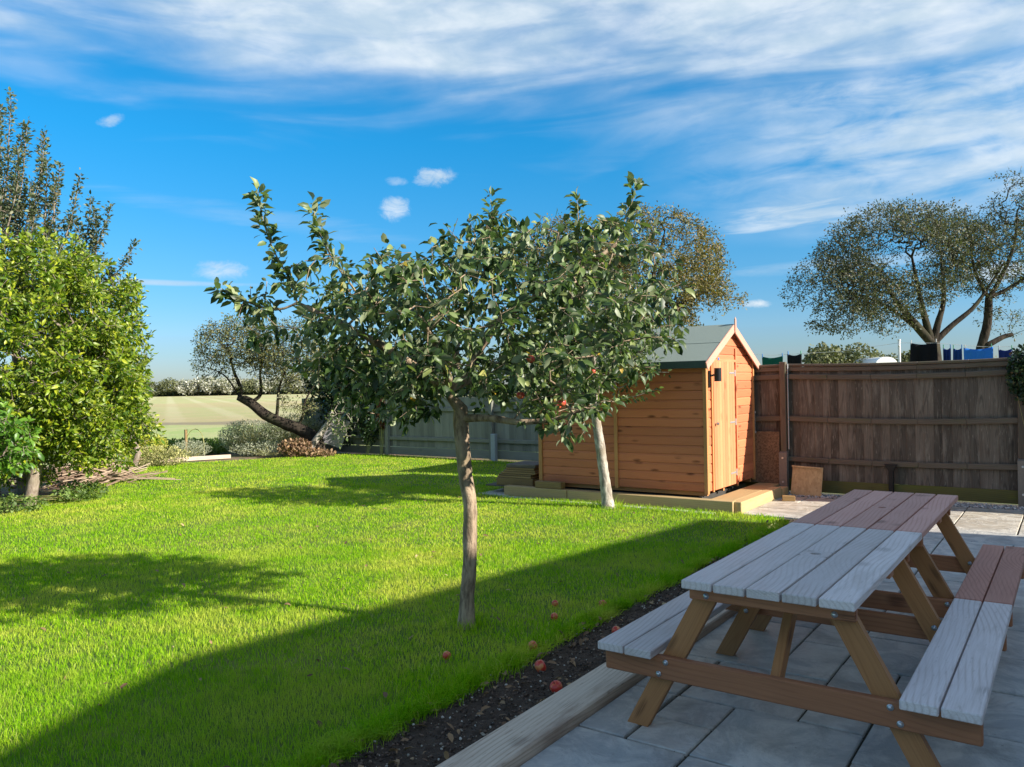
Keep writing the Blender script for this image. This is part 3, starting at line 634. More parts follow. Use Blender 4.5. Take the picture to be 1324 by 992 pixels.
# coarse tufts leaning over the soil border
P0 = []; 
n = 260; cx_ = rng.uniform(-2.78, -2.62, n); cy_ = rng.uniform(1.8, 9.0, n)
k = 26; P = np.repeat(np.stack([cx_, cy_, np.zeros(n)], 1), k, 0)+rng.normal(size=(n*k, 3))*np.array((.02, .025, 0)); hh = rng.uniform(.05, .13, n*k)
ld = rsph(n*k)*np.array((.6, .6, 0))+np.array((.35, 0, .9)); ld = unit(ld)
side = unit(np.cross(ld, rsph(n*k)))*.0022
V = np.stack([P-side, P+side, P+ld*hh[:, None]*.6+side*.8, P+ld*hh[:, None]*.6-side*.8, P+ld*hh[:, None]+np.stack([ld[:, 0]*.35, ld[:, 1]*.35, -np.abs(hh)*2.2+.0*hh], 1)*hh[:, None]], 1)
F = (np.arange(n*k)[:, None, None]*5+np.array([(0, 1, 2), (0, 2, 3), (3, 2, 4)])[None]).reshape(-1, 3)
tag(rawmesh('grass_tufts', V.reshape(-1, 3), F, bpy.data.materials['grass_blades'], None, False, {'rnd': np.repeat(rng.uniform(0, .5, n*k), 5)}), 'coarse grass tufts hanging over the soil border', None, None, 'stuff')

# ================================================================== HOUSE behind the viewer (casts the big shadow)
def house():
    m, t, b = mat_new('house_brick'); tcx = t.new('ShaderNodeTexCoord'); br = t.new('ShaderNodeTexBrick'); mp = t.new('ShaderNodeMapping'); mp.inputs['Rotation'].default_value = (PI/2, 0, PI/2)
    t.l.new(tcx.outputs['Object'], br.inputs['Vector']); br.inputs['Scale'].default_value = 4.4; br.inputs['Color1'].default_value = (.28, .13, .08, 1); br.inputs['Color2'].default_value = (.2, .09, .06, 1); br.inputs['Mortar'].default_value = (.4, .37, .33, 1)
    t.l.new(br.outputs[0], b.inputs['Base Color']); b.inputs['Roughness'].default_value = .9
    o = root('brick_house', (9.0, 4.0, 0), 'brick house behind the patio with a tiled roof', 'house')
    pl = [(5.75, 3.1), (5.2, 4.6), (6.05, 10.75), (15, 10.9), (15, -7), (7.4, -7), (6.6, 2.0)]
    w_ = MB(); w_.prism(pl, -.05, 5.0); part(w_, 'wall', m, o)
    r_ = MB(); c = (10.6, 3.4, 6.6)
    pts = [(x, y, 5.0) for x, y in pl] + [c]; nn = len(pl); r_.poly(pts, [(i, (i+1) % nn, nn) for i in range(nn)] + [tuple(range(nn))[::-1]])
    part(r_, 'roof', plain('roof_tiles', (.16, .09, .07), .8, 0, 12, .3), o)
    for (yy, zz, ww, hh) in [(6.2, 1.2, 1.4, 1.9), (8.8, 1.1, 2.0, 1.9), (6.4, 3.6, 1.1, 1.1), (9.0, 3.6, 1.2, 1.1)]:
        xx = 5.2+(yy-4.6)*.138-.02; f = MB(); f.box((xx, yy, zz), (.06, ww, hh), rot=-.137, ch=.004); fo = part(f, 'window', plain('white_frame', (.8, .8, .8), .4), o)
        g2 = MB(); g2.box((xx-.034, yy, zz), (.012, ww-.14, hh-.14), rot=-.137, ch=.001); part(g2, 'pane', plain('window_glass', (.05, .06, .07), .05), fo)
house()

# ================================================================== PATIO EDGE
for (y0, y1, dx, lab) in [(-.6, 1.9, 0., 'pale timber sleeper edging the patio at the bottom edge of the view'), (1.9, 4.33, .0, 'pale grained timber sleeper beside the near bench and soil border'), (4.33, 6.75, .008, 'pale timber sleeper edging the patio behind the near table'), (6.75, 9.4, .0, 'far timber sleeper edging the patio near the shed corner')]:
    q = MB(); q.box((-2.07+dx, (y0+y1)/2, -.02), (.225, y1-y0-.006, .14), ch=.008, along=1); single(q, 'sleeper', M['sleeper'], lab, 'timber sleeper', 'sleepers edging the patio')

# ================================================================== FENCE (dark, right)
def closeboard(b, x0, x1, y, z0, z1, wd=.105, lean=.0):
    x = x0
    while x < x1-.01:
        w_ = min(wd*random.uniform(.9, 1.1), x1-x); z1_ = z1+random.uniform(-.012, .008)
        b.box((x+w_/2, y+random.uniform(-.003, .003), (z0+z1_)/2), (w_+.012, .012, z1_-z0), rot=np.array(Euler((random.uniform(-.004, .004), random.uniform(-.006, .006), .09)).to_matrix()), ch=.003, along=2); x += w_
def rail(b, x0, x1, y, z, wd=.075, th=.045, sag=0.):
    n = 5
    for i in range(n):
        a0, a1 = i/n, (i+1)/n; f = lambda a: z - sag*4*a*(1-a)
        b.beam((x0+(x1-x0)*a0-.002, y, f(a0)), (x0+(x1-x0)*a1+.002, y, f(a1)), wd, th, ch=.01, rnd=.5)
dark = root('closeboard_fence', (0, 11.68, 0), 'tall weathered brown closeboard fence along the far side of the patio', 'fence')
posts = [-6.3, -3.42, -.53, 2.36, 5.2]
ztop = {-6.3: 1.86, -3.42: 1.86, -.53: 1.87, 2.36: 1.9, 5.2: 1.9}
for a, c in zip(posts[:-1], posts[1:]):
    q = MB(); closeboard(q, a+.02, c, 11.70, .19, 1.80); part(q, 'boards', M['fence_dark'], dark)
    for (z, s_) in ((1.66, .03), (1.06, .03), (.48, .02)):
        q = MB(); rail(q, a+.04, c-.04, 11.665, z, sag=s_); part(q, 'rail', M['fence_rail'], dark)
    q = MB(); rail(q, a-.03, c+.03, 11.69, 1.825, .04, .085, sag=.025); rail(q, a+.04, c-.04, 11.675, 1.77, .06, .03, sag=.025); part(q, 'capping_rail', M['fence_rail'], dark)
    q = MB(); q.box(((a+c)/2, 11.69, .105), (c-a-.08, .028, .17), ch=.004); part(q, 'gravel_board', M['fence_moss'], dark)
for p_ in posts:
    q = MB(); q.box((p_, 11.64, .93), (.085, .085, 1.88), ch=.006, along=2); part(q, 'post', M['fence_rail'], dark)
    q = MB(); q.poly([(p_+dx*.055, 11.595+dy*.05, z - (0.03 if (z > .3 and dy < 0) else 0)) for z in (-.05, .60) for dx, dy in ((-1, -1), (1, -1), (1, 1), (-1, 1))], [(0, 3, 2, 1), (4, 5, 6, 7), (0, 1, 5, 4), (1, 2, 6, 5), (2, 3, 7, 6), (3, 0, 4, 7)]); sp = part(q, 'repair_spur', M['spur'], dark)
    for z in (.16, .50): q = MB(); q.cyl((p_, 11.546, z), (p_, 11.528, z), .014, n=8); part(q, 'bolt', M['steel'], sp)
q = MB(); q.cyl((-3.355, 11.63, .62), (-3.355, 11.63, 1.84), .010, n=8); part(q, 'steel_rod', M['steel_dull'], dark)
q = MB(); q.box((-2.02, 11.635, .25), (.06, .06, .42), ch=.005, along=2); q.poly([(-2.10, 11.60, .46), (-1.94, 11.60, .46), (-1.94, 11.66, .46), (-2.10, 11.66, .46), (-2.04, 11.60, .36), (-2.0, 11.60, .36), (-2.0, 11.66, .36), (-2.04, 11.66, .36)], [(0, 1, 2, 3), (0, 4, 5, 1), (1, 5, 6, 2), (2, 6, 7, 3), (3, 7, 4, 0), (4, 7, 6, 5)])
part(q, 'stub_post', plain('blackened_timber', (.02, .017, .014), .8), dark)
# side fence and green fence behind the lawn
q = root('return_fence', (-7.5, 12.8, 0), 'short return fence hidden behind the shed', 'fence')
b1 = MB()
y_ = 11.75
while y_ < 13.85: b1.box((-7.45, y_+.05, .85), (.012, .11, 1.6), rot=np.array(Euler((0, 0, -.09)).to_matrix()), ch=.003, along=2); y_ += .1
part(b1, 'boards', M['fence_dark'], q)
b1 = MB(); b1.box((-7.49, 12.8, 1.2), (.05, 2.1, .07), along=1); b1.box((-7.49, 12.8, .5), (.05, 2.1, .07), along=1); part(b1, 'rail', M['fence_dark'], q)
gf = root('green_fence', (-12, 13.95, 0), 'grey green treated closeboard fence at the far edge of the lawn', 'fence')
gp = [-16.4, -13.45, -10.35, -7.5]
for a, c in zip(gp[:-1], gp[1:]):
    q = MB(); closeboard(q, a, c, 13.99, .2, 1.36, .11); part(q, 'boards', M['fence_green'], gf)
    for z in (1.08, .40): q = MB(); rail(q, a+.04, c-.04, 13.95, z, .085, .05); part(q, 'rail', M['fence_green'], gf)
    q = MB(); q.box(((a+c)/2, 13.98, .1), (c-a-.08, .03, .18), ch=.004); part(q, 'gravel_board', M['fence_green'], gf)
for p_ in gp:
    q = MB(); q.box((p_, 13.92, .68), (.10, .10, 1.36), ch=.01, along=2); part(q, 'post', M['fence_green'], gf)
q = MB(); q.box((-10.2, 13.80, .27), (.12, .10, .60), ch=.01, along=2); part(q, 'repair_spur', plain('pale_concrete', (.32, .35, .36), .8, 0, 20, .2), gf)

# ================================================================== SHED
SX, SY, SL, SW, Z0, EV, RZ = -3.86, 9.76, 2.49, 1.80, .17, 1.90, 2.36
shed = root('garden_shed', (SX-SL/2, SY+SW/2, .14), 'orange timber shed with grey green felt roof beside the fence', 'shed')
def clad(b, p0, ax, L, z0, z1, nrm, hfun=None, th=.016, pitch=.118):
    """shiplap boards on a wall starting at p0 along ax; hfun(z) limits the span"""
    p0 = np.array(p0, float); ax = np.array(ax, float); nrm = np.array(nrm, float); z = z0
    while z < z1-.005:
        h = min(pitch, z1-z); s0, s1 = (0, L) if hfun is None else hfun(z, z+h)
        if np.ndim(s0): (b0, b1), (t0, t1) = s0, s1
        else: b0 = t0 = s0; b1 = t1 = s1
        rr = random.random(); off = random.uniform(0, 30)
        # profile: flat face with a scooped top edge
        prof = [(0, z+.0015, .0, 0.), (th*.90, z+.0015, 0., 0.), (th, z+.005, 0., .04), (th, z+h*.80, .8, .8), (th*.62, z+h*.87, .87, .87), (th*.40, z+h-.002, 1., 1.), (0, z+h-.002, 1., 1.)]
        pts, g = [], []
        for end in (0, 1):
            for (o_, zz, k, _) in prof:
                s = (b0*(1-k)+t0*k) if end == 0 else (b1*(1-k)+t1*k)
                pts.append(tuple(p0+ax*s+nrm*o_+np.array((0, 0, zz)))); g.append((s, zz-z+off, o_+off))
        n = len(prof); F = [(i, i+1, n+i+1, n+i) for i in range(n-1)] + [tuple(range(n))[::-1], tuple(range(n, 2*n))]
        b.poly(pts, F, rr, g); z += h
def gable_span(z, z2):
    def hw(zz): return SW/2 if zz < EV else max(.01, SW/2*(RZ-zz)/(RZ-EV))
    return (SW/2-hw(z), SW/2+hw(z)), (SW/2-hw(min(z2, RZ)), SW/2+hw(min(z2, RZ)))
q = MB(); q.box((SX-SL/2, SY+SW/2, (Z0+EV)/2+.02), (SL-.03, SW-.03, EV-Z0-.02), ch=.002); part(q, 'inner_wall', plain('shed_inside', (.12, .07, .03), .9), shed)
q = MB(); clad(q, (SX, SY, 0), (-1, 0, 0), SL, Z0+.03, EV-.01, (0, -1, 0)); part(q, 'side_wall', M['shed_side'], shed)
q = MB(); clad(q, (SX, SY+SW, 0), (-1, 0, 0), SL, Z0+.03, EV-.01, (0, 1, 0)); part(q, 'side_wall', M['shed_side'], shed)
def gspan(z, z2): return gable_span(z, z2)
for xx, nn in ((SX, 1), (SX-SL, -1)):
    q = MB(); clad(q, (xx, SY, 0), (0, 1, 0), SW, Z0+.03, RZ-.02, (nn, 0, 0), gspan); part(q, 'gable_wall', M['shed_gable'] if nn == 1 else M['shed_side'], shed)
# trims
q = MB(); q.box((SX+.012, SY-.006, (Z0+EV)/2), (.05, .06, EV-Z0), along=2); part(q, 'corner_post', M['shed_trim'], shed)
q = MB(); q.box((SX+.012, SY+SW+.006, (Z0+EV)/2), (.05, .04, EV-Z0), along=2); part(q, 'corner_post', M['shed_trim'], shed)
q = MB(); q.box((SX-SL-.006, SY-.012, (Z0+EV)/2), (.06, .05, EV-Z0), along=2); part(q, 'corner_post', M['shed_trim'], shed)
q = MB(); q.box((SX-SL/2-.02, SY-.026, (Z0+EV)/2), (.05, .022, EV-Z0-.02), along=2); part(q, 'batten', M['shed_trim'], shed)
q = MB(); q.box((SX-SL/2, SY-.004, EV-.035), (SL-.06, .02, .05)); part(q, 'top_batten', M['shed_trim'], shed)
# door
DY0, DY1 = SY+.20, SY+.98
q = MB(); nb = 8; wb = (DY1-DY0)/nb
for i in range(nb): q.box((SX+.033, DY0+wb*(i+.5), (Z0+1.86)/2+.02), (.022, wb-.003, 1.86-Z0-.02), ch=.005, along=2)
door = part(q, 'door', M['shed_door'], shed)
for z in (.36, 1.05, 1.72):
    q = MB(); q.box((SX+.047, DY1-.11, z), (.005, .19, .022), ch=.001); q.box((SX+.048, DY1+.015, z), (.006, .03, .09), ch=.001)
    for yy in (-.17, -.11, -.05): q.cyl((SX+.049, DY1+yy, z), (SX+.054, DY1+yy, z), .006, n=8)
    part(q, 'hinge', M['steel_dull'], door)
q = MB(); q.cyl((SX+.044, DY0+.05, 1.06), (SX+.07, DY0+.05, 1.06), .012, n=10); q.cyl((SX+.07, DY0+.05, 1.06), (SX+.085, DY0+.05, 1.06), .022, .018, n=12); part(q, 'handle', M['steel'], door)
for (y_, z0_, z1_) in ((DY0-.022, Z0+.01, 1.90), (DY1+.10, Z0+.01, 2.06)):
    q = MB(); q.box((SX+.027, y_, (z0_+z1_)/2), (.02, .035, z1_-z0_), along=2); part(q, 'door_frame', M['shed_trim'] if y_ < DY1 else M['shed_gable'], shed)
q = MB(); q.box((SX+.027, (DY0+DY1)/2+.03, 1.885), (.02, DY1-DY0+.12, .035), along=1); part(q, 'door_frame', M['shed_gable'], shed)
q = MB(); q.box((SX+.042, DY0+.2, 1.905), (.004, .05, .035), ch=.001); part(q, 'blue_tag', plain('blue_tag', (.05, .16, .42), .5), shed)
# wall lamp
q = MB(); q.box((SX+.048, SY+.05, 1.64), (.02, .045, .22), ch=.004); lamp = part(q, 'wall_lamp', M['black'], shed)
q = MB(); q.cyl((SX+.06, SY+.05, 1.68), (SX+.13, SY+.09, 1.70), .012, n=8); q.cyl((SX+.14, SY+.10, 1.61), (SX+.14, SY+.10, 1.78), .045, n=20); part(q, 'lamp_cylinder', M['black'], lamp)
# bolt at the back corner
q = MB(); q.cyl((SX+.03, SY+SW+.035, .86), (SX+.03, SY+SW+.035, 1.14), .008, n=8); q.box((SX+.03, SY+SW+.03, 1.15), (.04, .03, .03)); q.box((SX+.03, SY+SW+.03, .86), (.04, .03, .03)); part(q, 'drop_bolt', M['steel_dull'], shed)
# window high on the side wall
q = MB(); q.box((SX-SL+.62, SY-.02, 1.56), (.72, .03, .44), ch=.004); wn = part(q, 'window', M['shed_trim'], shed)
q = MB(); q.box((SX-SL+.62, SY-.038, 1.56), (.62, .006, .34), ch=.001); part(q, 'pane', plain('shed_glass', (.02, .025, .03), .08), wn)
# roof
m, t, b = mat_new('mineral_felt'); tcx = t.new('ShaderNodeTexCoord'); n1 = t.noise(tcx.outputs['Object'], 300, 3, .7); n2 = t.noise(tcx.outputs['Object'], 3, 5, .6)
t.put(b.inputs['Base Color'], t.mix(n1, t.mix(n2, (.13, .17, .145), (.17, .21, .18)), (.24, .28, .25))); b.inputs['Roughness'].default_value = .9; bump(t, b, n1, .5, .003)
M['felt'] = m; M['felt_dark'] = plain('felt_edge', (.045, .075, .065), .85, 0, 40, .2)
xl, xr = SX-SL-.07, SX+.075; sl = (RZ-EV)/(SW/2); ov = .10
for sgn, nm in ((-1, 'roof'), (1, 'roof')):
    yr = SY+SW/2; ye = yr+sgn*(SW/2+ov); ze = EV-ov*sl; q = MB()
    q.poly([(xl, yr, RZ+.022), (xr, yr, RZ+.022), (xr, ye, ze+.022), (xl, ye, ze+.022), (xl, yr, RZ-.01), (xr, yr, RZ-.01), (xr, ye, ze-.01), (xl, ye, ze-.01)],
           [(0, 3, 2, 1) if sgn < 0 else (0, 1, 2, 3), (4, 5, 6, 7), (0, 1, 5, 4), (1, 2, 6, 5), (2, 3, 7, 6), (3, 0, 4, 7)])
    # felt laps: a second sheet over the upper half
    k = .52; ym = yr+sgn*(SW/2+ov)*k; zm = RZ-(SW/2+ov)*k*sl
    q.poly([(xl+.001, yr, RZ+.027), (xr-.001, yr, RZ+.027), (xr-.001, ym, zm+.027), (xl+.001, ym, zm+.027), (xl+.001, yr, RZ+.0225), (xr-.001, yr, RZ+.0225), (xr-.001, ym, zm+.0225), (xl+.001, ym, zm+.0225)],
           [(0, 3, 2, 1) if sgn < 0 else (0, 1, 2, 3), (4, 5, 6, 7), (0, 1, 5, 4), (1, 2, 6, 5), (2, 3, 7, 6), (3, 0, 4, 7)])
    part(q, 'roof', M['felt'], shed)
    q = MB(); q.box(((xl+xr)/2, ye+sgn*.008, ze-.02), (xr-xl+.004, .016, .095), ch=.003); part(q, 'felt_edge', M['felt_dark'], shed)
    for xx in (xr+.008, xl-.008):
        q = MB(); a = (xx, yr+sgn*.004, RZ-.03); e_ = (xx, ye+sgn*.03, ze-.045)
        q.beam(a, e_, .10, .018, up=(0, 0, 1)); part(q, 'bargeboard', M['barge'], shed)
q = MB(); q.box((xr+.024, SY+SW/2, RZ-.0), (.016, .045, .18), along=2); q.poly([(xr+.016, SY+SW/2-.0225, RZ+.09), (xr+.032, SY+SW/2-.0225, RZ+.09), (xr+.032, SY+SW/2+.0225, RZ+.09), (xr+.016, SY+SW/2+.0225, RZ+.09), (xr+.024, SY+SW/2, RZ+.125)], [(0, 1, 4), (1, 2, 4), (2, 3, 4), (3, 0, 4)]); part(q, 'finial', M['barge'], shed)
for yy in (SY+.08, SY+.65, SY+1.2, SY+1.72):
    q = MB(); q.box((SX-SL/2, yy, Z0-.005), (SL-.02, .05, .05)); part(q, 'floor_bearer', M['shed_trim'], shed)

# sleepers carrying the shed
G = 'new sleepers framing the shed base'
for c, s_, al, lab in [((-4.6, 9.56, .055), (2.35, .13, .17), 0, 'new pale sleeper lying under the front of the shed, right length'), ((-6.32, 9.56, .055), (1.07, .13, .17), 0, 'new pale sleeper under the small timber block, left length'),
                       ((-3.40, 10.35, .06), (.13, 1.62, .15), 1, 'new sleeper lying as a step edge before the shed door'), ((-3.62, 10.55, .062), (.30, 2.0, .14), 1, 'wide new sleeper tread right below the shed door'), ((-3.38, 11.30, .045), (.13, .26, .13), 1, 'short sleeper end beside the fence post spur')]:
    q = MB(); q.box(c, s_, ch=.006, along=al); single(q, 'sleeper', M['sleeper_new'], lab, 'timber sleeper', G)
q = MB(); q.box((SX-SL/2-.05, SY+SW/2+.02, .06), (SL-.1, SW-.1, .12)); single(q, 'shed_base', plain('dark_base', (.05, .045, .04), .9, 0, 9, .4), 'dark slab base under the orange shed', 'base')
q = MB(); q.box((-6.1, 9.57, .19), (.44, .12, .095), ch=.008); single(q, 'timber_block', M['offcut'], 'short timber block lying on the sleeper at the left shed corner', 'timber block')
q = MB(); q.box((-3.14, 10.83, .035), (.16, .09, .07), rot=.35, ch=.004); single(q, 'timber_block', M['offcut'], 'small cut timber block on the paving by the sleeper step', 'timber block')
# timber stack left of the shed
zz = .10
q = MB(); q.box((-6.78, 9.92, .05), (.5, .4, .10), rot=.1); single(q, 'stack_support', plain('dark_support', (.03, .025, .02), .9), 'dark support block under the timber stack', 'support block')
for i, (w_, th, mt) in enumerate([(.95, .02, 'fence_dark'), (.62, .11, 'offcut'), (.60, .028, 'offcut'), (.58, .028, 'offcut'), (.60, .028, 'offcut'), (.55, .03, 'offcut'), (.5, .03, 'offcut'), (.5, .05, 'fence_dark')]):
    q = MB(); q.box((-6.86+i*.012+random.uniform(-.02, .02), 9.95+i*.02, zz+th/2), (w_, .55, th-.003), rot=random.uniform(-.04, .04)+.05, ch=.004)
    lab = ['wide dark board at the bottom of the timber stack beside the shed', 'thick timber baulk low in the stack beside the shed', 'thin plank lying directly on the thick baulk of the stack', 'second thin plank above the thick baulk of the stack', 'third thin plank above the thick baulk of the stack', 'fourth thin plank above the thick baulk of the stack', 'fifth and highest pale plank of the timber stack', 'dark weathered board on top of the timber stack'][i]
    single(q, 'stacked_plank', M[mt], lab, 'plank', 'timbers stacked beside the shed'); zz += th
# OSB boards against the fence
m, t, b = mat_new('strand_board'); gc = t.attr('gc').outputs['Vector']; vo = t.new('ShaderNodeTexVoronoi'); vo.inputs['Scale'].default_value = 45; mp = t.new('ShaderNodeMapping'); mp.inputs['Scale'].default_value = (1, .4, .6); t.l.new(gc, mp.inputs[0]); t.l.new(mp.outputs[0], vo.inputs['Vector'])
nz = t.noise(gc, 12, 6, .7); t.put(b.inputs['Base Color'], t.mix(.5, t.mix(t.sep(vo.outputs['Color'])[0], (.30, .20, .09), (.55, .41, .22)), t.mix(nz, (.34, .22, .10), (.52, .38, .2)))); b.inputs['Roughness'].default_value = .75
M['osb'] = m
m, t, b = mat_new('old_strand_board'); gc = t.attr('gc').outputs['Vector']; nz = t.noise(gc, 40, 6, .75); t.put(b.inputs['Base Color'], t.mix(t.step(nz, .35, .65), (.09, .055, .03), (.22, .14, .08))); b.inputs['Roughness'].default_value = .85; M['osb_old'] = m
q = MB(); q.box((-3.06, 11.43, .20), (.41, .015, .41), rot=np.array(Euler((-.18, .045, 0)).to_matrix()), ch=.002)
q.box((-3.06, 11.422, .395), (.40, .014, .02), rot=np.array(Euler((-.18, .045, 0)).to_matrix())); single(q, 'board_offcut', M['osb'], 'small square pale strand board leaning on the fence', 'board')
q = MB(); q.box((-3.73, 11.60, .50), (.50, .018, .74), rot=np.array(Euler((-.05, 0, 0)).to_matrix()), ch=.002); single(q, 'board_offcut', M['osb_old'], 'dark mottled strand board leaning between shed and fence post', 'board')

# ================================================================== PICNIC TABLES
def rod(q, c, prof, n=10):
    pts = [(c[0]+r*math.cos(2*PI*j/n), y, c[1]+r*math.sin(2*PI*j/n)) for r, y in prof for j in range(n)]; k = len(prof)
    return q.poly(pts, [(i*n+j, i*n+(j+1) % n, (i+1)*n+(j+1) % n, (i+1)*n+j) for i in range(k-1) for j in range(n)]+[tuple(range(n))[::-1], tuple(range((k-1)*n, k*n))])
def picnic_table(y0, top, seat, label):
    L = 1.69; xc = -1.075; o = root('picnic_table', (xc, y0+L/2, 0), label, 'picnic table', 'picnic tables standing end to end on the patio')
    bw, gp_ = .136, .0103; x0 = xc-.36
    q = MB()
    for i in range(5):
        xx = x0+bw/2+i*(bw+gp_)
        if i == 2:      # board with the parasol hole
            r = .026; n = 20; ang = [2*PI*k/n for k in range(n)]; yh = y0+.84
            z0_, z1_ = .702, .74; rr = random.random(); off = np.array((random.uniform(0, 30), random.uniform(0, 30), 0))
            for (ya, yb) in ((y0+.002, yh-bw/2), (yh+bw/2, y0+L-.002)):
                q.box((xx, (ya+yb)/2, (z0_+z1_)/2), (bw, yb-ya, z1_-z0_), ch=.002, along=1, rnd=rr)
            sq = []
            for k in range(n):
                c_, s_ = math.cos(ang[k]), math.sin(ang[k]); mx = max(abs(c_), abs(s_)); sq.append((xx+c_/mx*bw/2, yh+s_/mx*bw/2))
            ho = [(xx+r*math.cos(a), yh+r*math.sin(a)) for a in ang]
            pts = [(*p, z1_) for p in sq]+[(*p, z1_) for p in ho]+[(*p, z0_) for p in ho]+[(*p, z0_) for p in sq]
            F = [(k, (k+1) % n, n+(k+1) % n, n+k) for k in range(n)]+[(n+k, n+(k+1) % n, 2*n+(k+1) % n, 2*n+k) for k in range(n)]+[(2*n+k, 2*n+(k+1) % n, 3*n+(k+1) % n, 3*n+k) for k in range(n)]+[(3*n+k, 3*n+(k+1) % n, (k+1) % n, k) for k in range(n)]
            q.poly(pts, F, rr, [(p[1]+off[0], p[0]+off[1], p[2]) for p in pts])
        else: q.box((xx, y0+L/2+random.uniform(-.003, .003), .721+random.uniform(-.001, .001)), (bw, L-.004, .038), ch=.004, along=1, jit=.0008)
    part(q, 'tabletop', M[top], o)
    for sx in (-1, 1):
        q = MB()
        for k in range(2):
            xx = xc+sx*(.36+.152+.0675+k*.1405); q.box((xx, y0+L/2+random.uniform(-.004, .004), .378), (.1325, L-.004, .038), ch=.004, along=1, jit=.001)
        part(q, 'seat', M[seat], o)
    fr = []
    for fi, yf in enumerate((y0+.13, y0+1.28)):
        s = 1 if fi == 0 else -1                        # the beams lie on the outer side of the legs
        for sx in (-1, 1):
            q = MB(); xt, xb = xc+sx*.262, xc+sx*.640
            # leg: parallelogram board with level ends
            hw = .053; y_a, y_b = yf-.021, yf+.021
            pts = []; g = []
            for yy in (y_a, y_b):
                for (xx, zz) in ((xt-hw, .70), (xt+hw, .70), (xb+hw, .0), (xb-hw, .0)): pts.append((xx, yy, zz)); g.append((zz*1.12+sx, xx-(xt+(xb-xt)*(.7-zz)/.7)+sx*5+fi*7, yy))
            q.poly(pts, [(0, 3, 2, 1) , (4, 5, 6, 7), (0, 1, 5, 4), (1, 2, 6, 5), (2, 3, 7, 6), (3, 0, 4, 7)], None, g)
            lg = part(q, 'leg', M['frame_brown'], o)
        yb_ = yf-s*.043
        q = MB(); q.box((xc, yb_, .306), (1.56, .04, .105), ch=.006); bm_ = part(q, 'seat_beam', M['beam_red'], o)
        q = MB(); q.box((xc, yb_, .672), (.70, .04, .058), ch=.005); tb = part(q, 'top_cleat', M['beam_red'], o)
        for sx in (-1, 1):
            for (dx, zz, ps, off) in ((.470, .335, bm_, 0), (.505, .278, bm_, 0), (.27, .665, tb, 0)):
                q = MB(); xx = xc+sx*dx; yo = yb_-s*.02; yo2 = yf+s*.021
                rod(q, (xx, zz), [(.001, yo-s*.010), (.007, yo-s*.009), (.0085, yo-s*.006), (.0085, yo-s*.003), (.0135, yo-s*.0028), (.0135, yo), (.005, yo), (.005, yo2), (.0135, yo2), (.0135, yo2+s*.003), (.0085, yo2+s*.003), (.0085, yo2+s*.010), (.005, yo2+s*.010), (.005, yo2+s*.014), (.001, yo2+s*.014)])
                part(q, 'bolt', M['steel'], ps, True)
        # brace from the middle of the top to the beam
        q = MB(); q.beam((xc, yf+s*.03, .30), (xc, yf+s*.40, .695), .07, .042, up=(0, 0, 1)); part(q, 'brace', M['frame_brown'], o)
    q = MB(); q.box((xc, y0+.84, .683), (.70, .09, .036)); part(q, 'middle_cleat', M['beam_red'], o)
    return o
picnic_table(3.307, 'table_grey', 'table_grey', 'near picnic table with silvery grey weathered top and benches')
picnic_table(5.010, 'table_red', 'seat_red', 'far picnic table with reddish brown top and benches')

# ================================================================== TREES
def spec_limb(s, pts, r0, r1):
    return s.limb([W(*p) for p in pts], list(np.linspace(r0, r1, len(pts))))
# --- near apple tree
bz = W(-.33, 5.35)
s = Skel(*dens([W(-.335, 5.35, -.03), W(-.335, 5.35, .03), W(-.33, 5.35, .10), W(-.325, 5.35, .22), W(-.305, 5.35, .42), W(-.30, 5.35, .62), W(-.295, 5.345, .82), W(-.32, 5.34, 1.0), W(-.335, 5.33, 1.18), W(-.345, 5.33, 1.35), W(-.345, 5.33, 1.46)], [.078, .062, .053, .048, .047, .047, .046, .049, .048, .051, .048], .03, .025))
spec_limb(s, [(-.50, 5.28, 1.64), (-.80, 5.2, 1.86), (-1.12, 5.15, 2.04), (-1.36, 5.1, 2.16)], .032, .012)
spec_limb(s, [(-1.40, 5.1, 2.3), (-1.5, 5.08, 2.5), (-1.56, 5.06, 2.7), (-1.58, 5.05, 2.86)], .006, .002)
spec_limb(s, [(-.95, 5.1, 2.15), (-1.1, 5.05, 2.4), (-1.2, 5.0, 2.62), (-1.22, 5.0, 2.78)], .009, .002)
spec_limb(s, [(-1.5, 5.1, 2.12), (-1.7, 5.1, 2.18), (-1.86, 5.1, 2.27)], .007, .002)
spec_limb(s, [(-.30, 5.36, 1.66), (-.22, 5.36, 1.86), (-.06, 5.34, 2.05), (.14, 5.34, 2.18), (.42, 5.36, 2.34), (.72, 5.42, 2.55)], .042, .012)
spec_limb(s, [(.78, 5.42, 2.7), (.84, 5.42, 2.85), (.87, 5.42, 2.96)], .006, .002)
spec_limb(s, [(.02, 5.3, 2.3), (-.06, 5.28, 2.55), (-.1, 5.27, 2.72), (-.12, 5.27, 2.84)], .008, .002)
spec_limb(s, [(.45, 5.3, 2.5), (.46, 5.3, 2.72), (.45, 5.3, 2.84)], .006, .002)
spec_limb(s, [(-.15, 5.2, 1.40), (.05, 5.08, 1.375), (.28, 4.98, 1.40), (.45, 4.9, 1.46)], .024, .010)
spec_limb(s, [(-.4, 5.05, 1.65), (-.45, 4.75, 1.85), (-.5, 4.5, 2.0)], .026, .010)
spec_limb(s, [(-.35, 5.6, 1.65), (-.4, 5.9, 1.9), (-.3, 6.2, 2.05)], .026, .010)
spec_limb(s, [(-.6, 5.45, 1.60), (-.95, 5.6, 1.66), (-1.25, 5.7, 1.75)], .022, .008)
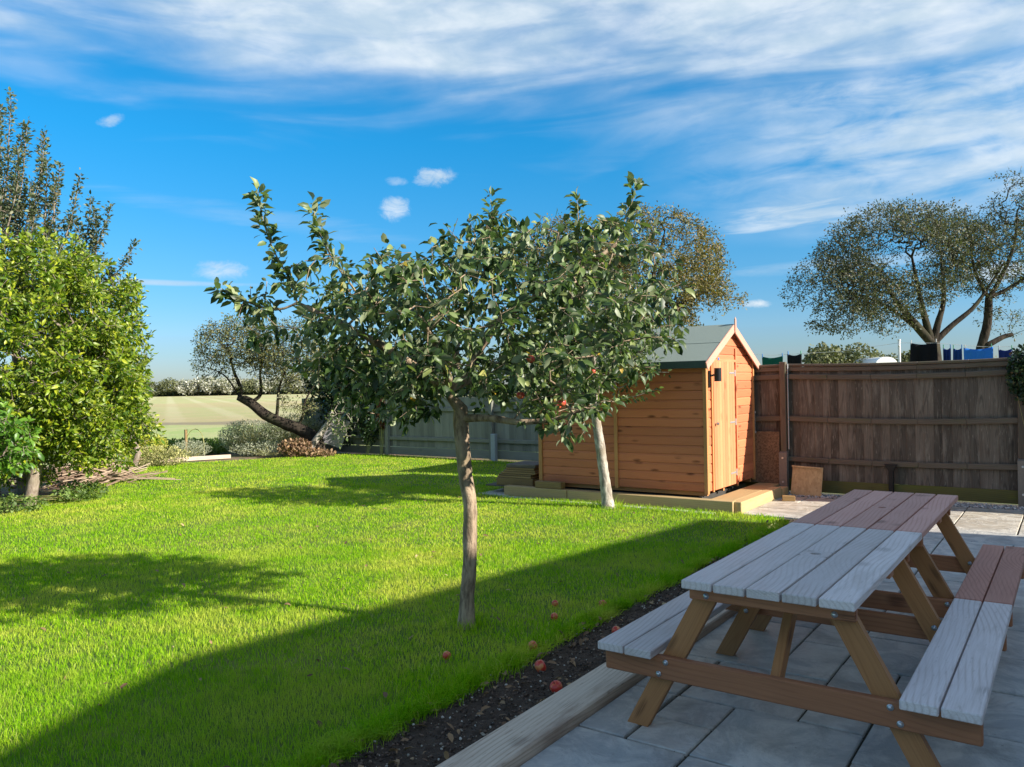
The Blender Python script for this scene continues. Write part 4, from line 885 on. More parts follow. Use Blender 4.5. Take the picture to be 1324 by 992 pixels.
E1 = [((-.15, 5.15, 2.02), (1.0, 1.15, .52), 1.), ((-.75, 4.55, 2.15), (.55, .45, .30), .8), ((-1.15, 5.2, 2.08), (.62, .55, .42), .8), ((.68, 5.35, 2.18), (.52, .7, .58), 1.1), ((.30, 4.95, 1.42), (.26, .25, .24), 1.6), ((-.82, 5.35, 1.70), (.48, .7, .34), 1.7), ((.25, 5.6, 1.65), (.6, .6, .3), 1.0), ((.1, 5.3, 2.5), (.75, .6, .26), .9), ((-.55, 5.2, 2.42), (.35, .4, .22), .7)]
s.grow(clump(in_ell(2500, E1, .15), 9., .66), seg=.08, lift=.12); s.radii(.0021, 2.35)
apple1, PA = tree('apple_tree', 'near apple tree with slim brown trunk in the middle of the lawn', 'apple tree', bz, s, M['bark_apple'], M['apple_leaf'],
     ((.0065, 6.2, .074, .05), dict(droop=.45, upn=.7, jitter=.5)), 'apple trees on the lawn', kthick=12, thick=.011, rough=.0012, extra=on_shoots([[(-1.36, 5.1, 2.2), (-1.40, 5.1, 2.3), (-1.5, 5.08, 2.5), (-1.56, 5.06, 2.7), (-1.58, 5.05, 2.86)], [(-1.1, 5.05, 2.4), (-1.2, 5.0, 2.62), (-1.22, 5.0, 2.78)], [(-1.5, 5.1, 2.12), (-1.7, 5.1, 2.18), (-1.86, 5.1, 2.27)], [(.78, 5.42, 2.7), (.84, 5.42, 2.85), (.87, 5.42, 2.97)], [(-.06, 5.28, 2.55), (-.1, 5.27, 2.72), (-.12, 5.27, 2.86)], [(.45, 5.3, 2.5), (.46, 5.3, 2.72), (.45, 5.3, 2.86)]], 95, .08, .04))
# --- second apple tree, farther
b2 = W(1.21, 10.34)
s = Skel(*dens([W(1.215, 10.34, -.03), W(1.21, 10.34, .03), W(1.205, 10.34, .1), W(1.17, 10.34, .4), W(1.13, 10.34, .75), W(1.085, 10.34, 1.1), W(1.06, 10.34, 1.35), W(1.07, 10.34, 1.5)], [.115, .093, .078, .067, .064, .060, .057, .054], .04, .04))
for a in range(6):
    an = a*PI/3+.4; spec_limb(s, [(1.07+math.cos(an)*.18, 10.34+math.sin(an)*.18, 1.66), (1.07+math.cos(an)*.5, 10.34+math.sin(an)*.5, 1.88), (1.07+math.cos(an)*.85, 10.34+math.sin(an)*.8, 2.15)], .036, .014)
spec_limb(s, [(1.35, 10.1, 1.55), (1.62, 9.95, 1.72), (1.82, 9.9, 1.92)], .01, .003)
spec_limb(s, [(1.35, 10.1, 1.42), (1.55, 9.95, 1.45), (1.75, 9.9, 1.52)], .007, .002)
E2 = [((.92, 10.3, 2.2), (1.0, 1.1, .72), 1.), ((1.40, 10.2, 1.95), (.48, .6, .42), .7), ((.55, 10.2, 1.7), (.6, .6, .35), 1.1), ((1.75, 9.9, 1.75), (.25, .25, .25), .6), ((1.0, 10.3, 2.7), (.9, .8, .5), .8)]
s.grow(in_ell(1000, E2, .15), seg=.12, lift=.12); s.radii(.003, 2.35)
apple2, PB = tree('apple_tree', 'farther apple tree with pale leaning trunk in front of the shed', 'apple tree', b2, s, M['bark_pale'], M['apple_leaf'],
     ((.009, 5.2, .082, .07), dict(droop=.4, upn=.7, jitter=.5)), 'apple trees on the lawn', kthick=12, thick=.014, rough=.0015)
# apples
m, t, b = mat_new('apple_skin'); tcx = t.new('ShaderNodeTexCoord'); nz = t.noise(tcx.outputs['Object'], 22, 4, .6, 1.); t.put(b.inputs['Base Color'], t.mix(t.step(nz, .45, .65), (.50, .035, .025), (.62, .26, .08))); b.inputs['Roughness'].default_value = .35
M['apple'] = m
def apple_mesh(r):
    n, k = 14, 9; V = []; F = []
    for i in range(k+1):
        th = PI*i/k; rr = r*(math.sin(th)**.85)*(1+.04*math.cos(th)); zz = r*.92*math.cos(th) - (r*.22*math.exp(-(th/.35)**2)) + r*.15*math.exp(-((PI-th)/.3)**2)
        for j in range(n): a = 2*PI*j/n; V.append((rr*math.cos(a)*(1+.04*math.cos(5*a)*(i > 6)), rr*math.sin(a), zz))
    for i in range(k):
        for j in range(n): F.append((i*n+j, i*n+(j+1) % n, (i+1)*n+(j+1) % n, (i+1)*n+j))
    return V, F
AV, AF = apple_mesh(.026)
M['stalk'] = plain('apple_stalk', (.08, .05, .03), .8)
for k, (x, D, z, par) in enumerate([(.11, 4.62, 1.76, apple1), (.30, 4.85, 1.50, apple1), (.05, 4.8, 1.55, apple1), (.55, 9.5, 1.35, apple2), (.95, 9.35, 1.75, apple2)]):
    p = np.array(W(x, D, z))-np.array(par.location); a_ = rawmesh('apple', np.array(AV)*(1.0 if par is apple1 else 1.2), AF, M['apple'], par, True); a_.location = p
    st_ = MB(); st_.cyl((0, 0, .018), (.006, 0, .055), .0013, n=5); rawmesh('stalk', st_.V, st_.F, M['stalk'], a_)
FA = [(-2.70, 4.01, .033, 'bright red fallen apple in the grass near the soil border'), (-2.47, 3.74, .036, 'largest red fallen apple on the dark soil'), (-2.235, 3.53, .034, 'red and yellow fallen apple against the timber sleeper'), (-2.79, 5.05, .03, 'faded red fallen apple in the grass, nearest the benches'),
      (-2.93, 4.62, .026, 'small brownish fallen apple in the grass right of the trunk'), (-3.05, 3.62, .026, 'orange brown fallen apple in the grass below the trunk'), (-2.42, 4.55, .03, 'shrivelled orange fallen apple on the soil beside the bench'), (-3.1, 4.9, .025, 'dull red fallen apple in the grass behind the trunk')]
for (x, y, r, lab) in FA:
    o = rawmesh('fallen_apple', np.array(AV)*(r/.026), AF, M['apple'], None, True); o.location = (x, y, r*.9+.004); o.rotation_euler = (random.uniform(.3, 2), random.uniform(0, 2), random.uniform(0, 6)); tag(o, lab, 'apple', 'fallen apples')
    st_ = MB(); k_ = r/.026; st_.cyl((0, 0, .018*k_), (.006, 0, .042*k_), .0013, n=5); rawmesh('stalk', st_.V, st_.F, M['stalk'], o)

# --- laurel-like hedge bushes and pear tree on the left
def bush(name, label, cat, base, trunk, ells, nA, seg, leafargs, lm, bark, group=None, shoots=(), full=True, wide=1., tip=.003, thick=.014, shell=.45, rtr=.09, cl=(4.5,)):
    s = Skel([W(*p) for p in trunk], list(np.linspace(rtr, rtr*.6, len(trunk))))
    for sh in shoots: s.limb([W(*p) for p in sh], list(np.linspace(.014, .003, len(sh))))
    s.grow(clump(in_ell(int(nA*1.7), ells, shell), 7., .60), seg=seg, lift=.15); s.radii(tip, 2.4)
    return tree(name, label, cat, W(*base), s, bark, lm, leafargs, group, 8, thick, full, wide, extra=on_shoots(shoots, 150, leafargs[0][2]*.9, .06) if len(shoots) else None)
PSH = []
for _ in range(26):
    xs = random.uniform(-9.2, -6.0); zt_ = 6.45-max(0, xs+7.95)*1.22-random.uniform(.25, 1.6); yy = random.uniform(12.4, 13.3); PSH.append([(xs-.25, yy, zt_-1.5), (xs-.1, yy, zt_-.9), (xs, yy, zt_-.4), (xs+random.uniform(-.05, .1), yy, zt_)])
bush('pear_tree', 'tall pear tree with upright leafy shoots behind the bright hedge bush', 'tree', (-8.1, 13.2, 0), [(-8.1, 13.2, 0), (-8.05, 13.1, .9), (-8.0, 13., 1.8), (-8.1, 13., 2.8), (-8.1, 12.9, 3.6)],
     [((-8.0, 12.9, 3.6), (1.3, 1.1, 1.3), 1.), ((-8.7, 12.9, 4.6), (.9, .8, .9), .8), ((-7.0, 12.9, 3.0), (.9, .9, 1.1), .7)], 1300, .2, ((.009, 9, .07, .10), dict(droop=.1, upn=.5, jitter=.7)), M['pear_leaf'], M['bark_grey'],
     shoots=PSH+[[(-8.1, 12.8, 4.2), (-8.05, 12.8, 4.8), (-8.0, 12.8, 5.3), (-7.98, 12.8, 5.75), (-7.95, 12.8, 6.1), (-7.93, 12.8, 6.45)], [(-7.7, 12.8, 3.8), (-7.6, 12.8, 4.4), (-7.5, 12.8, 4.9), (-7.44, 12.8, 5.4), (-7.4, 12.8, 5.8)],
             [(-7.3, 12.8, 3.5), (-7.1, 12.8, 4.1), (-6.95, 12.8, 4.6), (-6.85, 12.8, 5.1)], [(-7.0, 12.8, 3.2), (-6.7, 12.8, 3.8), (-6.5, 12.8, 4.2), (-6.35, 12.8, 4.62)], [(-6.8, 12.8, 3.0), (-6.4, 12.8, 3.4), (-6.15, 12.8, 3.7), (-5.98, 12.8, 4.0)],
             [(-8.5, 12.8, 4.2), (-8.5, 12.8, 5.0), (-8.45, 12.8, 5.6), (-8.42, 12.8, 6.1)], [(-7.9, 12.8, 4.4), (-7.78, 12.8, 5.0), (-7.72, 12.8, 5.6), (-7.68, 12.8, 5.95)], [(-7.2, 12.7, 4.0), (-7.22, 12.7, 4.6), (-7.2, 12.7, 5.05)], [(-6.6, 12.8, 3.4), (-6.62, 12.8, 4.0), (-6.6, 12.8, 4.4)], [(-7.4, 12.7, 3.8), (-7.34, 12.7, 4.7), (-7.32, 12.7, 5.3)],
             [(-6.3, 12.6, 2.2), (-6.0, 12.5, 2.1), (-5.72, 12.4, 2.15)], [(-6.3, 12.6, 2.8), (-6.0, 12.5, 3.1), (-5.8, 12.4, 3.35)], [(-8.9, 12.8, 4.6), (-8.9, 12.8, 5.4), (-8.85, 12.8, 6.2), (-8.85, 12.8, 6.6)]])
bush('hedge_bush', 'big bright yellow green bush at the left edge of the lawn', 'bush', (-6.97, 11.6, 0), [(-6.97, 11.5, 0), (-6.9, 11.5, .35), (-6.85, 11.55, .75), (-6.95, 11.6, 1.2), (-7.0, 11.7, 1.8)],
     [((-7.05, 11.8, 2.25), (1.62, 1.3, 1.75), 1.), ((-6.3, 11.9, 1.6), (.85, .9, 1.05), 1.), ((-7.4, 11.4, 1.2), (1.0, .8, .8), .9), ((-6.2, 12.0, 2.7), (.75, .8, .85), .9), ((-7.2, 12.0, 2.0), (1.3, 1.0, 1.5), .5), ((-6.05, 11.9, 1.0), (.75, .7, .6), .9)], 5200, .17, ((.009, 9., .092, .11), dict(droop=.2, upn=.25, jitter=1.0)), M['laurel_leaf'], M['bark_grey'], 'bushes along the left of the lawn', shell=.55, wide=.85)
bush('hedge_bush', 'farther yellow green bush with a slim trunk above the green bin', 'bush', (-7.55, 15.9, 0), [(-7.6, 15.9, 0), (-7.45, 15.9, .4), (-7.6, 15.9, .8), (-7.8, 15.9, 1.4)],
     [((-8.5, 15.9, 1.8), (1.25, 1., 1.2), 1.), ((-7.9, 15.9, 1.1), (.7, .7, .6), 1.)], 1600, .18, ((.009, 10., .085, .12), dict(droop=.2, upn=.5, jitter=.7)), M['laurel_leaf'], M['bark_grey'], 'bushes along the left of the lawn', shell=.5, rtr=.07, full=False)
bush('hedge_bush', 'dark bush with large glossy leaves at the lower left edge', 'bush', (-6.75, 10.2, 0), [(-6.75, 10.2, 0), (-6.75, 10.2, .4), (-6.8, 10.2, .9)],
     [((-6.75, 10.25, 1.0), (.66, .55, .62), 1.)], 420, .16, ((.009, 4., .105, .1), dict(droop=.5, upn=.7, jitter=.5)), M['laurel_big'], M['bark_grey'], 'bushes along the left of the lawn', shell=.4, rtr=.03)
bush('hedge_bush', 'shaded bush filling the gap behind the grey trunk', 'bush', (-8.0, 12.6, 0), [(-8.0, 12.4, 0), (-8.0, 12.4, .5), (-8.1, 12.4, 1.0)],
     [((-8.0, 12.9, .95), (1.4, .8, .85), 1.)], 1000, .2, ((.009, 8., .08, .12), dict(droop=.3, upn=.6, jitter=.6)), M['laurel_leaf'], M['bark_grey'], 'bushes along the left of the lawn', shell=.2, rtr=.04, full=False)
# --- leaning hawthorn at the end of the lawn
def bigtree(label, base, trunk, r0, limbs, ells, nA, seg, leafargs, lm, group, tip=.0036, thick=.02, shell=.35, name='hawthorn_tree', rt1=.6, keep=.70):
    s = Skel(*dens([W(*p) for p in trunk], list(np.linspace(r0, r0*rt1, len(trunk))), .12, .06))
    ntr = len(s.P)
    for (pts, ra, rb) in limbs: s.limb([W(*p) for p in pts], list(np.linspace(ra*.72, rb*.6, len(pts))), int(np.argmin([np.linalg.norm(q-np.array(W(*pts[0])))+(0 if q[2] < pts[0][2] else 1) for q in s.P[:ntr]])))
    s.grow(clump(in_ell(int(nA*1.45), ells, shell), 3.2, keep, 4), seg=seg, lift=.1, wig=.3); s.radii(tip, 2.3)
    return tree(name, label, 'tree', W(*base), s, M['bark_dark'], lm, leafargs, group, 8, thick, False, 1.)
HG = 'hawthorn trees beyond the garden'
bigtree('leaning hawthorn with dark twisted trunk at the end of the lawn', (-4.7, 19.4, 0), [(-4.7, 19.4, 0), (-4.75, 19.4, .35), (-5.15, 19.4, .62), (-5.6, 19.4, .80), (-6.0, 19.4, 1.0), (-6.35, 19.4, 1.3), (-6.6, 19.4, 1.42)], .17,
        [([(-6.6, 19.4, 1.7), (-6.75, 19.4, 2.1), (-6.85, 19.4, 2.6)], .07, .03), ([(-6.1, 19.4, 1.5), (-6.1, 19.4, 2.0), (-6.0, 19.3, 2.5)], .06, .03), ([(-5.7, 19.4, 1.1), (-5.6, 19.3, 1.7), (-5.3, 19.2, 2.3)], .06, .03), ([(-5.1, 19.4, .9), (-5.0, 19.3, 1.3), (-4.7, 19.3, 1.8)], .05, .02), ([(-6.9, 19.4, 1.9), (-7.2, 19.4, 2.1), (-7.6, 19.4, 2.2)], .03, .012)],
        [((-6.55, 19.4, 2.75), (1.15, .9, .70), 1.), ((-5.35, 19.3, 2.55), (1.05, .9, .80), 1.), ((-7.3, 19.4, 2.25), (.5, .5, .38), .7), ((-5.1, 19.2, 1.35), (.55, .5, .42), .7), ((-6.0, 19.3, 2.0), (.9, .6, .5), .5)], 2300, .15,
        ((.011, 5.5, .062, .11), dict(droop=.2, upn=.4, jitter=.8)), M['haw_leaf_olive'], HG, keep=.88)
s_ = Skel([W(-4.95, 19.1, 0), W(-4.8, 19.1, .25), W(-4.6, 19.1, .52), W(-4.38, 19.1, .82), W(-4.3, 19.1, 1.0)], [.10, .085, .075, .06, .05])
s_.grow(in_ell(110, [((-4.05, 19.05, 1.0), (.5, .35, .5), 1.), ((-4.1, 19.0, .6), (.35, .3, .35), 1.)], .2), seg=.15); s_.radii(.005, 2.3)
tree('leaning_tree', 'small leaning tree with a pale split trunk beside the fence', 'tree', W(-4.95, 19.1, 0), s_, M['bark_pale'], M['apple_leaf'], ((.02, 3.5, .085, .09), dict(droop=.2)), None, 8, .02, False, 1.2)
# --- tree behind the shed
bigtree('rounded hawthorn with olive gold leaves rising behind the shed', (2.6, 18.2, 0), [(2.6, 18.2, 0), (2.6, 18.2, .9), (2.55, 18.2, 1.7), (2.6, 18.2, 2.4)], .22,
        [([(3.2, 18.1, 2.9), (3.9, 18., 3.4), (4.6, 18., 3.7)], .09, .03), ([(2.9, 18.1, 3.2), (3.3, 18.1, 4.2), (3.5, 18., 5.0)], .09, .03), ([(2.2, 18.1, 3.1), (1.6, 18.1, 3.9), (1.2, 18.1, 4.6)], .08, .03), ([(2.4, 17.8, 3.2), (2.3, 17.3, 4.0)], .06, .03)],
        [((3.2, 18.1, 4.15), (1.75, 1.5, 1.45), 1.), ((1.35, 18.1, 4.35), (1.5, 1.4, 1.05), 1.), ((4.5, 18., 3.35), (.8, .9, .62), .8), ((3.7, 18., 3.0), (1.2, 1., .6), .6)], 4200, .2,
        ((.0115, 14, .062, .13), dict(droop=.1, upn=.4, jitter=.8)), M['haw_leaf_gold'], HG, shell=.4)
bigtree('large grey green hawthorn with forked trunk behind the washing line', (9.55, 18.0, 0), [(9.55, 18.0, 0), (9.5, 18., .9), (9.5, 18., 1.7), (9.48, 18., 2.35)], .27,
        [([(9.1, 18., 2.8), (8.7, 18., 3.3), (8.3, 17.9, 3.9)], .13, .04), ([(9.35, 18., 2.8), (9.2, 18., 3.5), (9.0, 17.9, 4.3)], .11, .04), ([(9.6, 18., 2.8), (9.75, 18., 3.4), (9.7, 18., 4.3)], .11, .04), ([(9.9, 18., 2.75), (10.4, 18., 3.15), (10.8, 18.1, 3.6), (11.2, 18.1, 4.2)], .09, .03), ([(8.9, 18., 2.9), (8.2, 17.8, 3.3), (7.5, 17.8, 3.5)], .06, .025)],
        [((8.6, 18., 4.25), (1.7, 1.5, 1.35), 1.), ((7.3, 17.9, 3.6), (1.15, 1.1, .95), .9), ((9.7, 18., 4.6), (1.1, 1.2, 1.0), .7), ((8.0, 17.9, 3.0), (1.3, .9, .5), .6), ((6.75, 17.9, 3.1), (.6, .7, .5), .5)], 3400, .2,
        ((.0115, 12, .058, .13), dict(droop=.1, upn=.4, jitter=.8)), M['haw_leaf'], HG, shell=.3)
bigtree('thinner hawthorn with slender trunk at the right edge of the view', (10.85, 18.4, 0), [(10.85, 18.4, 0), (10.8, 18.4, 1.2), (10.75, 18.4, 2.0), (10.95, 18.4, 2.8), (11.0, 18.4, 3.4)], .14,
        [([(10.95, 18.3, 2.35), (11.25, 18.3, 2.5), (11.45, 18.3, 2.55)], .09, .08), ([(11.3, 18.4, 3.9), (11.6, 18.4, 4.6), (11.7, 18.4, 5.3)], .07, .03), ([(10.7, 18.4, 4.0), (10.6, 18.4, 4.7)], .06, .03), ([(11.6, 18.4, 3.7), (12.3, 18.4, 4.2)], .06, .03)],
        [((11.2, 18.4, 4.5), (1.3, 1.2, 1.15), 1.), ((12.2, 18.4, 4.9), (1.3, 1.2, 1.35), 1.), ((10.4, 18.4, 4.6), (.9, .9, .8), .7), ((11.7, 18.4, 5.9), (.7, .7, .5), .5), ((11.4, 18.3, 3.0), (.9, .8, .5), .35)], 2100, .2,
        ((.0115, 10, .058, .13), dict(droop=.1, upn=.4, jitter=.8)), M['haw_leaf'], HG, shell=.25)

# --- shrubs and bed plants
def shrub(name, label, cat, base, ells, n, size, lm, stems=60, wide=1., group=None, up=.0, sm=None, full=False, stemr=.004):
    org = W(*base); o = root(name, org, label, cat, group)
    P = in_ell(n, ells, .25); P[:, 2] = np.maximum(P[:, 2], .01); c = np.array(W(*ells[0][0])); dr = unit(unit(P-np.array((c[0], c[1], 0)))*.6+rsph(n)*.8+np.array((0, 0, up)))
    leaf_mesh('foliage', P, dr, rsph(n)+np.array((0, 0, .5)), rng.uniform(.6, 1.2, n)*size, lm, o, org, wide, full)
    if stems:
        q = MB(); A = in_ell(stems, ells, .6)
        for a in A:
            a = (a[0], a[1], max(a[2], .05)); b0 = np.array((org[0]+random.uniform(-.25, .25)*ells[0][1][0], org[1]+random.uniform(-.25, .25)*ells[0][1][0], 0)); mid = (b0+np.array(a))/2+np.array((0, 0, .15*a[2]))
            q.cyl(b0, mid, stemr, stemr*.7, 3, False); q.cyl(mid, a, stemr*.7, stemr*.3, 3, False)
        part(q, 'stems', sm or M['straw_leaf'], o)
    return o
SG = 'shrubs in the bed at the end of the lawn'
shrub('grey_shrub', 'grey shrub with arching dry stems, left one of the tall pair', 'shrub', (-6.65, 20.1, 0), [((-6.65, 20.1, .42), (.75, .5, .44), 1.)], 5200, .05, M['silver_leaf'], 420, .7, SG, .8, stemr=.007)
shrub('grey_shrub', 'grey shrub with arching dry stems below the leaning hawthorn', 'shrub', (-5.6, 20.3, 0), [((-5.6, 20.3, .48), (.85, .5, .50), 1.)], 6400, .05, M['silver_leaf'], 420, .7, SG, .8, stemr=.007)
shrub('bramble', 'green bramble clump between the yellow plant and the grey shrubs', 'shrub', (-8.2, 20.8, 0), [((-8.2, 20.8, .14), (1.15, .6, .20), 1.), ((-9.0, 20.3, .16), (.8, .5, .22), 1.)], 5200, .09, M['mid_leaf'], 60, 1., SG, .2)
shrub('lavender', 'silvery lavender plant beside the wooden stake', 'shrub', (-7.75, 19.2, 0), [((-7.75, 19.2, .20), (.5, .35, .22), 1.)], 2600, .04, M['silver_leaf'], 80, .5, SG, .8)
shrub('low_shrub', 'low grey green shrub spreading onto the lawn edge in front of the yellow plant', 'shrub', (-7.75, 17.4, 0), [((-7.75, 17.3, .20), (.75, .5, .24), 1.), ((-8.4, 16.9, .16), (.5, .4, .2), 1.)], 4600, .05, M['straw_leaf'], 60, .9, SG, .4)
shrub('golden_plant', 'bright yellow mounded plant beside the green bin', 'shrub', (-8.35, 18.0, 0), [((-8.35, 18.0, .42), (.55, .4, .27), 1.), ((-8.9, 17.8, .35), (.4, .4, .25), .8)], 6000, .05, M['yellow_leaf'], 0, 1.1, None, .4)
shrub('withered_plant', 'brown withered plant at the foot of the leaning hawthorn', 'shrub', (-5.15, 19.0, 0), [((-5.15, 19.0, .18), (.42, .3, .22), 1.), ((-4.6, 18.9, .08), (.4, .25, .1), 1.)], 1500, .09, M['dead_leaf'], 40, 1., None, .2)
shrub('low_shrub', 'low silvery shrub in front of the grey shrubs at the lawn edge', 'shrub', (-5.9, 19.6, 0), [((-5.9, 19.6, .15), (1.1, .25, .2), 1.)], 2800, .045, M['silver_leaf'], 90, .6, SG, .6)
shrub('dock_plant', 'tall thin wild plant standing before the stubble field', 'plant', (-9.65, 21.0, 0), [((-9.65, 21., .75), (.12, .12, .4), 1.)], 160, .08, M['mid_leaf'], 10, 1., None, .5)
shrub('ivy_mass', 'dark ivy mass smothering the fence left of the apple trunk', 'ivy', (-4.0, 20.1, 0), [((-4.1, 20.0, 1.1), (.75, .4, 1.0), 1.), ((-3.4, 20.1, 1.9), (.9, .6, .8), 1.), ((-4.6, 20.2, 1.9), (.7, .5, .8), 1.)], 9500, .09, M['ivy_leaf'], 30, 1.3, None)
shrub('autumn_climber', 'reddish brown climber hanging on the green fence', 'climber', (-3.15, 19.1, 0), [((-3.12, 19.15, 1.0), (.14, .12, .45), 1.)], 900, .07, M['climber_leaf'], 14, 1.2, None)
shrub('ivy_mass', 'dark ivy hanging on the green fence beside the reddish climber', 'ivy', (-3.5, 19.2, 0), [((-3.45, 19.2, .8), (.26, .14, .6), 1.)], 1500, .08, M['ivy_leaf'], 10, 1.2, None)
# dark hedge behind the green fence, seen through the apple leaves
shrub('back_hedge', 'dark hedge behind the green fence seen through the apple tree', 'hedge', (-1.4, 21.2, 0), [((-2.2, 21.2, 1.2), (1.6, .6, 1.2), 1.), ((-.2, 20.2, 1.2), (1.6, .6, 1.2), 1.), ((1.6, 19.0, 1.2), (1.4, .6, 1.2), 1.)], 12000, .11, M['ivy_leaf'], 60, 1.2, None)
ix, iD = inv(-.44, 11.50)
shrub('ivy_clump', 'dark green ivy hanging over the fence at the right edge', 'ivy', (ix, iD, 0), [((ix, iD+.05, 1.62), (.24, .18, .36), 1.), ((ix+.15, iD, 1.30), (.16, .14, .4), 1.)], 2600, .055, M['ivy_leaf'], 16, 1.3, None)
# weeds at the lawn edge under the bush
shrub('ground_cover_plant', 'leafy weeds and ivy growing round the grey trunk', 'plant', (-6.5, 12.1, 0), [((-6.5, 12.0, .12), (.35, .45, .15), 1.), ((-6.9, 11.0, .10), (.5, .3, .12), 1.)], 1500, .06, M['mid_leaf'], 20, 1., None)
n = 1700; P = np.stack([rng.uniform(-16, -10.5, n), rng.uniform(3, 9.6, n), np.full(n, .0)], 1); L2 = [(-15.9, 9.0), (-14.3, 7.35), (-13.1, 6.25), (-11.9, 4.95), (-10.9, 3.2), (-11.6, 3), (-14, 5.8), (-16.6, 8.9)]
k = pip(P[:, 0], P[:, 1], L2); P = P[k]; n = len(P); P[:, 2] = rng.uniform(0, .04, n)
o = leaf_mesh('leaf_litter', P, rsph(n)*np.array((1, 1, .4)), np.array((0, 0, 1.))+rsph(n)*.6, rng.uniform(.05, .11, n), M['dead_leaf'], None, (0, 0, 0), 1., False); tag(o, 'leaf litter under the hedge bushes', None, None, 'stuff')

# brushwood pile
M['stick'] = rampmat('dry_sticks', [(0, (.14, .09, .06)), (.5, (.30, .20, .14)), (1, (.46, .36, .26))])
q = MB()
for i in range(170):
    c = np.array(W(random.gauss(-7.55, .42), random.gauss(14.2, .35), 0)); a = random.gauss(.55, .35); l = random.uniform(.35, .95); h = max(.02, .42*math.exp(-((c[0]-W(-7.6, 14.2)[0])**2+(c[1]-W(-7.6, 14.2)[1])**2)/.5)*random.uniform(.3, 1.))
    dx, dy = SN*math.cos(a)-CS*math.sin(a), CS*math.cos(a)+SN*math.sin(a); dz = random.gauss(.05, .12)
    q.cyl((c[0]-dx*l/2, c[1]-dy*l/2, max(.01, h-dz*l)), (c[0]+dx*l/2, c[1]+dy*l/2, max(.02, h+dz*l)), random.uniform(.006, .022), random.uniform(.004, .012), 5)
single(q, 'brushwood_pile', M['stick'], 'heap of cut brown brushwood under the hedge bushes', 'brushwood')
# teal tub
m_t = plain('teal_plastic', (.03, .42, .27), .45)
def lathe(profile, n=28):
    V = []; F = []
    for r, z in profile:
        for j in range(n): V.append((r*math.cos(2*PI*j/n), r*math.sin(2*PI*j/n), z))
    for i in range(len(profile)-1):
        for j in range(n): F.append((i*n+j, i*n+(j+1) % n, (i+1)*n+(j+1) % n, (i+1)*n+j))
    return V, F
V, F = lathe([(.001, .01), (.17, .01), (.18, .02), (.235, .46), (.255, .465), (.255, .49), (.225, .49), (.17, .04), (.001, .04)])
o = root('garden_tub', W(-8.75, 16.6, 0), 'teal green plastic tub behind the hedge trunk', 'tub'); rawmesh('tub_body', V, F, m_t, o, True)
q = MB(); q.tube([(.25*math.cos(a), .04*0+.25*math.sin(a)*0-.0, .49+.09*math.sin(a)) for a in np.linspace(0, PI, 8)], .009); rawmesh('handle', q.V, q.F, m_t, o)
# stake with hoop
o = root('wooden_stake', W(-8.05, 19.7, 0), 'orange brown wooden stake with a bent cane in the bed', 'stake'); q = MB(); c = np.array(W(-8.05, 19.7, 0)); q.beam(c, c+np.array((0, 0, .66)), .05, .06, up=(1, 0, 0)); part(q, 'stake_post', M['offcut'], o)
q = MB(); q.tube([tuple(c+np.array((SN*(.45*(1-math.cos(a)))*.5, CS*.45*(1-math.cos(a))*.5, .05+.62*math.sin(a)**.6))) for a in np.linspace(.35, PI, 10)], .01, 5); part(q, 'bent_cane', M['straw_leaf'], o)
q = MB(); p0, p1 = np.array(W(-8.1, 18.3, .03)), np.array(W(-6.75, 19.1, .03)); q.beam(p0, p1, .09, .09); single(q, 'timber_edging', M['sleeper'], 'pale timber edging board at the far end of the lawn', 'edging')
# grey slab leaning behind pale trunk
q = MB(); c = W(-4.3, 19.45, .55); q.box(c, (.5, .04, .7), rot=np.array(Euler((.1, .35, .6)).to_matrix())); single(q, 'board_sheet', plain('grey_board', (.33, .31, .33), .8, 0, 6, .2), 'plain grey sheet of board leaning behind the pale split trunk', 'board')

# ================================================================== NEIGHBOUR'S WASHING
def cloth(label, x0, x1, ztop, h, mat, amp=.02, split=False, y=15.0, cat='laundry'):
    n, k = 26, 14; V = []; F = []; org = ((x0+x1)/2, y, ztop)
    ph = random.uniform(0, 6)
    for j in range(k+1):
        v = j/k
        for i in range(n+1):
            u = i/n; sagz = .035*math.sin(u*PI)*(1-v); gx = x0+(x1-x0)*(u+.02*math.sin(v*4+ph)*(1-2*u))
            V.append((gx-org[0], amp*(.3+v)*math.sin(u*14+ph+v*1.2)+.03*v*math.sin(u*5), -h*v-sagz))
    for j in range(k):
        for i in range(n):
            if split and abs(i-n/2) < 1.5 and j > 3: continue
            F.append((j*(n+1)+i, j*(n+1)+i+1, (j+1)*(n+1)+i+1, (j+1)*(n+1)+i))
    o = rawmesh('laundry', V, F, mat, None, True); o.location = org; md = o.modifiers.new('thick', 'SOLIDIFY'); md.thickness = .004
    tag(o, label, cat, 'washing pegged on the line')
    for u in (.04, .96):
        q = MB(); px = (x0+(x1-x0)*u)-org[0]; q.box((px, -.006, .012), (.012, .008, .075), ch=.002); q.box((px, .008, .012), (.012, .008, .075), ch=.002)
        rawmesh('peg', q.V, q.F, plain('peg', random.choice([(.05, .2, .5), (.1, .35, .2), (.5, .5, .5)]), .5), o)
fab = lambda nm, c: plain(nm, c, .9, 0, 60, .2, .1, .1)
cloth('dark green towel pegged on the washing line right behind the shed', -4.80, -4.40, 2.06, .55, fab('green_cloth', (.01, .09, .06)))
cloth('black trousers hanging on the line to the right of the green towel', -4.32, -4.07, 2.09, .8, fab('black_cloth', (.012, .012, .013)), split=True)
cloth('large black cloth sagging on the line beside the white pole', -2.27, -1.86, 2.20, .7, fab('black_cloth2', (.01, .01, .012)), .03)
cloth('navy shorts on the line left of the bright blue towel', -1.775, -1.665, 2.10, .5, fab('navy_cloth', (.012, .03, .13)))
